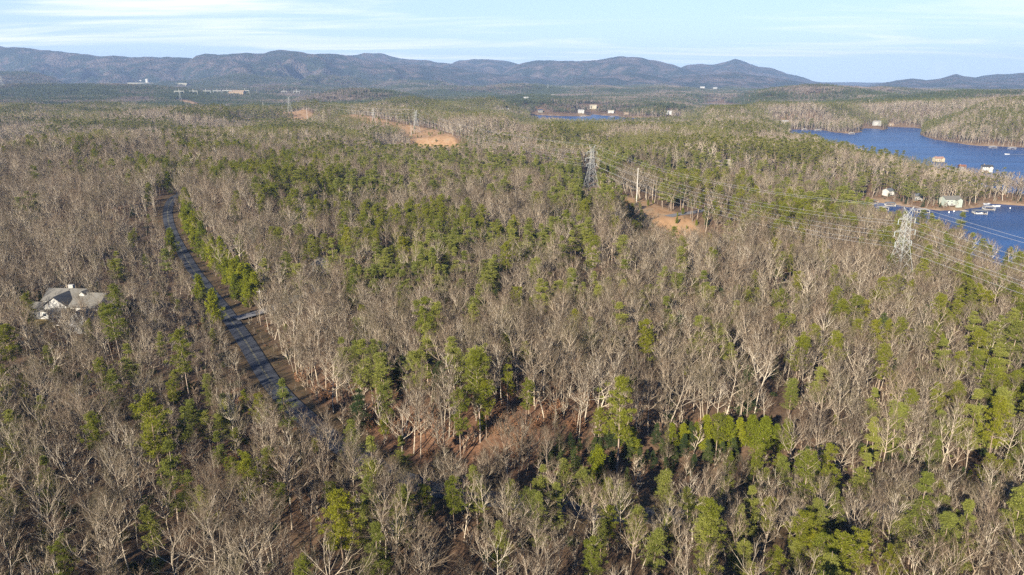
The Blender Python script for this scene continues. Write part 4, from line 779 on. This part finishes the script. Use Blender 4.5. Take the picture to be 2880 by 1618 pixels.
# ------------------------------------------------------------------ the largest in view become objects, the rest masses
def seen(t):
    s = NAT.get(t[3], 22) * t[5][2]; u, v = uv(np.array(t[0]), np.array(t[1]), np.array(t[2] + s * .75)); d = t[1] * CP + (CZ - t[2] - s * .7) * SP; return float(u), float(v), float(s * F / max(d, 1)), d
info = [seen(t) for t in trees]
def inview(k): u, v, s, d = k; return -30 < u < 2910 and v < 1640 and d > 40
bi = sorted([i for i, t in enumerate(trees) if t[3] == 'bare' and inview(info[i])], key=lambda i: -info[i][2])[:288]
pi_ = [i for i, t in enumerate(trees) if t[7] >= 0]; rest = sorted([i for i, t in enumerate(trees) if t[3] not in ('bare',) and t[7] < 0 and inview(info[i])], key=lambda i: -info[i][2])
pi_ += rest[:288 - len(pi_)]
LAND = [('the grey-roofed house', 208, 880), ('the top bend of the road', 450, 540), ('the driveway junction', 665, 900), ('the long straight of the road', 590, 830), ('the shaded roadside verge', 760, 1010),
        ('the red earth bank', 1150, 1190), ('the row of young pines', 2060, 1225), ('the black shade by the young pines', 1760, 1320), ('the white pine cluster', 1860, 1450), ('the big yellow-green pine', 958, 1470),
        ('the slim yellow-green pine', 1277, 1400), ('the pines by the lower road', 2270, 1330), ('the tan-roofed house', 1885, 755), ('the tallest lattice tower', 2535, 640), ('the near inlet', 2760, 680),
        ('the brown slope of leaf litter', 545, 1330), ('the pines on the eastern slope', 2790, 1000), ('the twin pines in the hollow', 350, 1180), ('the conical white pine', 2524, 1510), ('the lattice tower on the ridge', 1660, 480), ('the tall round-topped pine', 1743, 1150)]
ORD = ['nearest', 'second nearest', 'third nearest', 'fourth nearest', 'fifth nearest', 'sixth nearest', 'seventh nearest', 'eighth nearest', 'ninth nearest', 'tenth nearest', 'eleventh nearest', 'twelfth nearest', 'thirteenth nearest', 'fourteenth nearest', 'fifteenth nearest', 'sixteenth nearest']
KINDW = {'yellow': 'yellow-green pine', 'slim': 'slender yellow-green pine', 'white': 'blue-green layered pine', 'young': 'bushy young pine', 'dark': 'dark green cone-shaped evergreen'}
def words(t, k):
    u, v, s, d = k; w = t[5][2]; nm, lu, lv = min(LAND, key=lambda l: math.hypot(l[1] - u, (l[2] - v) * 1.2)); du, dv = u - lu, v - lv
    side_ = ('left of' if du < 0 else 'right of') if abs(du) > abs(dv) else ('beyond' if dv < 0 else 'in front of')
    if t[3] == 'bare': f = FORMS[t[4]]; a = {'tall': 'straight-trunked', 'spread': 'wide-spreading', 'fork': 'forked', 'slim': 'slender'}[f]; a = ('tall ' if w > .84 else 'short ' if w < .64 else '') + a + ' bare tree'
    else: a = ('tall ' if w > .9 and t[3] in ('white', 'yellow') else 'small ' if w < .68 else '') + KINDW[t[3]]
    return a, side_, nm, math.hypot(du, dv)
def label_all(ids):
    W_ = {i: words(trees[i], info[i]) for i in ids}; G = {}
    for i, w in W_.items(): G.setdefault(w[:3], []).append(i)
    out = {}
    for (a, s, nm), g in G.items():
        g.sort(key=lambda i: W_[i][3])
        for n, i in enumerate(g): out[i] = ('%s %s %s' % (a, s, nm)) if len(g) == 1 else ('%s %s %s, %s' % (a, s, nm, ORD[n]) if n < len(ORD) else '%s %s %s' % (a, s, nm))
    return out
def place(i, name, cat, group, label):
    x, y, z, k, vv, s, tz, _ = trees[i]; e = LIB[k][vv]; r = empty(name, (x, y, z), tz); r.scale = s; tag(r, label, cat, group)
    link('trunk', e[0], r); link('crown', e[1], r)
lb = label_all(bi); lp = label_all(pi_)
for i in bi: place(i, 'bare_tree', 'bare tree', 'leafless trees of the nearest woodland', lb[i])
for i in pi_: place(i, 'pine_tree' if trees[i][3] != 'dark' else 'evergreen_tree', 'pine tree', 'evergreens scattered through the nearest woodland', lp[i])
def mass(name, T, kinds, label, cat):
    first = {}; n = 0
    for k in kinds: first[k] = n; n += len(LIB[k])
    g = np.random.default_rng(len(T)); tilt = g.normal(0, .035, (len(T), 2))
    scatter(name, kinds, [t[:3] for t in T], [first[t[3]] + t[4] for t in T], np.c_[tilt, [t[6] for t in T]], [t[5] for t in T], label, cat)
taken = set(bi) | set(pi_); rem = [t for i, t in enumerate(trees) if i not in taken] + mid
EVK = ['yellow', 'slim', 'white', 'dark', 'young', 'yellow_far', 'white_far']
mass('bare_woodland', [t for t in rem if t[3] in ('bare', 'bare_far')], ['bare', 'bare_far'], 'grey-brown leafless woodland covering the hills to the lake', 'woodland')
mass('pine_woodland', [t for t in rem if t[3] in EVK], EVK, 'green pines mixed through the leafless woodland', 'woodland')
# ------------------------------------------------------------------ undergrowth
def undergrowth():
    x, y, g = spots(4.6, 66, 560, 51); m = allowed(x, y, 5.5, .9); x, y = x[m], y[m]; z = ground_h(x, y); u, v = uv(x, y, z + 3); T = []; damp = fbm(x, y, 45, 3, 99)
    bk = 0 * x
    for (bx, by), br in BANKS: bk = np.maximum(bk, np.exp(-((x - bx) ** 2 + (y - by) ** 2) / br ** 2))
    for i in range(len(x)):
        q = g.random()
        if q < .27 + .2 * bk[i]: k = 'sapling'; s = g.uniform(.4, 1.25)
        elif q < .33 + .2 * bk[i] + .45 * max(damp[i], 0) and bk[i] < .3: k = 'bush'; s = g.uniform(.7, 1.7)
        elif q > .985 - .3 * bk[i]: k = 'rust'; s = g.uniform(.5, 1.8)
        elif q > .955: k = 'dark'; s = g.uniform(.2, .55)
        elif q > .93: k = 'young'; s = g.uniform(.2, .5)
        else: continue
        T.append((x[i], y[i], z[i] - .15, k, int(g.integers(len(LIB[k]))), (s, s, s * g.uniform(.8, 1.2)), g.uniform(0, 6.28)))
    x, y, g = spots(2.6, 200, 620, 54); d, s_, sd = pdist(ROAD, x, y); m = (d > 4.6) & (d < 13) & (g.random(len(x)) < .3); x, y = x[m], y[m]; z = ground_h(x, y)
    for i in range(len(x)): k = ['sapling', 'bush', 'rust', 'sapling'][int(g.integers(4))]; s = g.uniform(.15, .42); T.append((x[i], y[i], z[i] - .1, k, int(g.integers(len(LIB[k]))), (s, s, s), g.uniform(0, 6.28)))
    x, y, g = spots(7, 300, 1700, 52); c = corridor(x, y); m = (c < 2) & (np.array([g.random() for _ in x]) < .4); x, y = x[m], y[m]; z = ground_h(x, y)
    for i in range(len(x)):
        k = ['sapling', 'bush', 'young'][int(g.integers(3))]; s = g.uniform(.25, .6); T.append((x[i], y[i], z[i] - .1, k, int(g.integers(len(LIB[k]))), (s, s, s), 0.0))
    x, y, g = spots(4.2, 560, 1100, 53); sh = np.minimum(sdist(LAKE_A, x, y), sdist(LAKE_B, x, y)); m = (sh > .8) & (sh < 26) & (g.random(len(x)) < .6)
    for px, py, pr, pz in PADS: m &= np.hypot(x - px, y - py) > pr * .8
    x, y = x[m], y[m]; z = ground_h(x, y)
    for i in range(len(x)): k = ['sapling', 'bush', 'rust', 'sapling', 'dark'][int(g.integers(5))]; s = g.uniform(.35, .9) * (.5 if k == 'dark' else 1); T.append((x[i], y[i], z[i] - .1, k, int(g.integers(len(LIB[k]))), (s, s, s), 0.0))
    mass('undergrowth', T, ['sapling', 'bush', 'rust', 'dark', 'young'], 'tangle of saplings and low evergreen bushes on the woodland floor', 'undergrowth'); print('under', len(T))
undergrowth()
# ------------------------------------------------------------------ far woodland: blocks of fifty small trees
def far_wood():
    M['farbare'] = plant_mat('far_bare_twigs', [(0, (.145,.115,.10)), (1, (.22,.18,.15))], .35); M['farpine'] = plant_mat('far_needles', [(0, (.05,.065,.03)), (1, (.09,.105,.042))], .35, .2)
    def patch(seed, ep):
        g = np.random.default_rng(seed); V = []; mi = []; T = []; n = 0
        for _ in range(52):
            c = np.array([*g.uniform(-29, 29, 2), 0]); ev = g.random() < ep; h = g.uniform(14, 22)
            if ev: k = 22; f = g.uniform(0, 1, k); rr = 3.4 * np.sqrt(1 - f * .9); a = g.uniform(0, 6.28, k); P = c + np.c_[np.cos(a) * rr, np.sin(a) * rr, h * (.35 + .6 * f)]; d = unit(g.normal(size=(k, 3)) + [0, 0, .3]) * 2.6; w = unit(np.cross(d, g.normal(size=(k, 3)))) * .8
            else: k = 18; a = g.uniform(0, 6.28, k); f = g.uniform(.35, .75, k); P = c + np.c_[0 * a, 0 * a, h * f]; d = np.c_[np.cos(a) * 3.4, np.sin(a) * 3.4, h * (1 - f) * g.uniform(.5, 1, k)]; w = unit(np.cross(d, g.normal(size=(k, 3)))) * .33; P[0] = c; d[0] = (0, 0, h); w[0] = (.35, 0, 0)
            tri = np.stack([P - w, P + w, P + d], 1).reshape(-1, 3); V.append(tri); mi.append(np.full(k, int(ev)))
        V = np.concatenate(V); return mesh_from('far trees', V, np.arange(len(V)).reshape(-1, 3), [M['farbare'], M['farpine']], np.concatenate(mi))
    LIB['far'] = []
    for s in range(9): LIB['far'].append((None, None, patch(s + 300, [.06, .12, .2, .35, .5, .65, .8, .92, 1][s]), 20))
    T = []
    for cell, r0, r1, sd in ((44, 2650, 6900, 61),):
        x, y, g = spots(cell, r0, r1, sd); z = ground_h(x, y); d = np.full(x.shape, 1e9)
        for P in LAKES: d = np.minimum(d, sdist(P, x, y))
        m = d > 26
        for (px, py, pr, pz) in PADS: m &= np.hypot(x - px, y - py) > pr + 26
        m &= corridor(x, y) > 15; x, y, z = x[m], y[m], z[m]; u, v = uv(x, y, z); e = everg(u, v); e = np.where(r0 > 8000, .42, e); p = np.clip(e + .9 * fbm(x, y, 260, 3, 71), 0, 1); s = 1 if r0 < 8000 else 1.35
        T += [(x[i], y[i], z[i] - 3, 'far', int(np.clip(p[i] * 9 + g.uniform(-.8, .8), 0, 8)), (s, s, s), g.uniform(0, 6.28)) for i in range(len(x))]
    mass('distant_forest', T, ['far'], 'distant forest carpeting the valley and the lower mountain slopes', 'forest'); print('far', len(T))
far_wood()

# ------------------------------------------------------------------ haze
def haze():
    m = bpy.data.materials.new('haze'); m.use_nodes = True; N = m.node_tree.nodes; L = m.node_tree.links; N.clear(); o = N.new('ShaderNodeOutputMaterial'); v = N.new('ShaderNodeVolumePrincipled')
    v.inputs['Color'].default_value = (.40, .58, .95, 1); v.inputs['Density'].default_value = HAZE; v.inputs['Anisotropy'].default_value = 0.0; L.new(v.outputs[0], o.inputs['Volume'])
    b = MB().box((0, 5800, 280), (30000, 16000, 600)).build('haze', m); tag(b, 'thin blue haze in the valley air', None, None, 'stuff')
HAZE = 6e-5
haze()
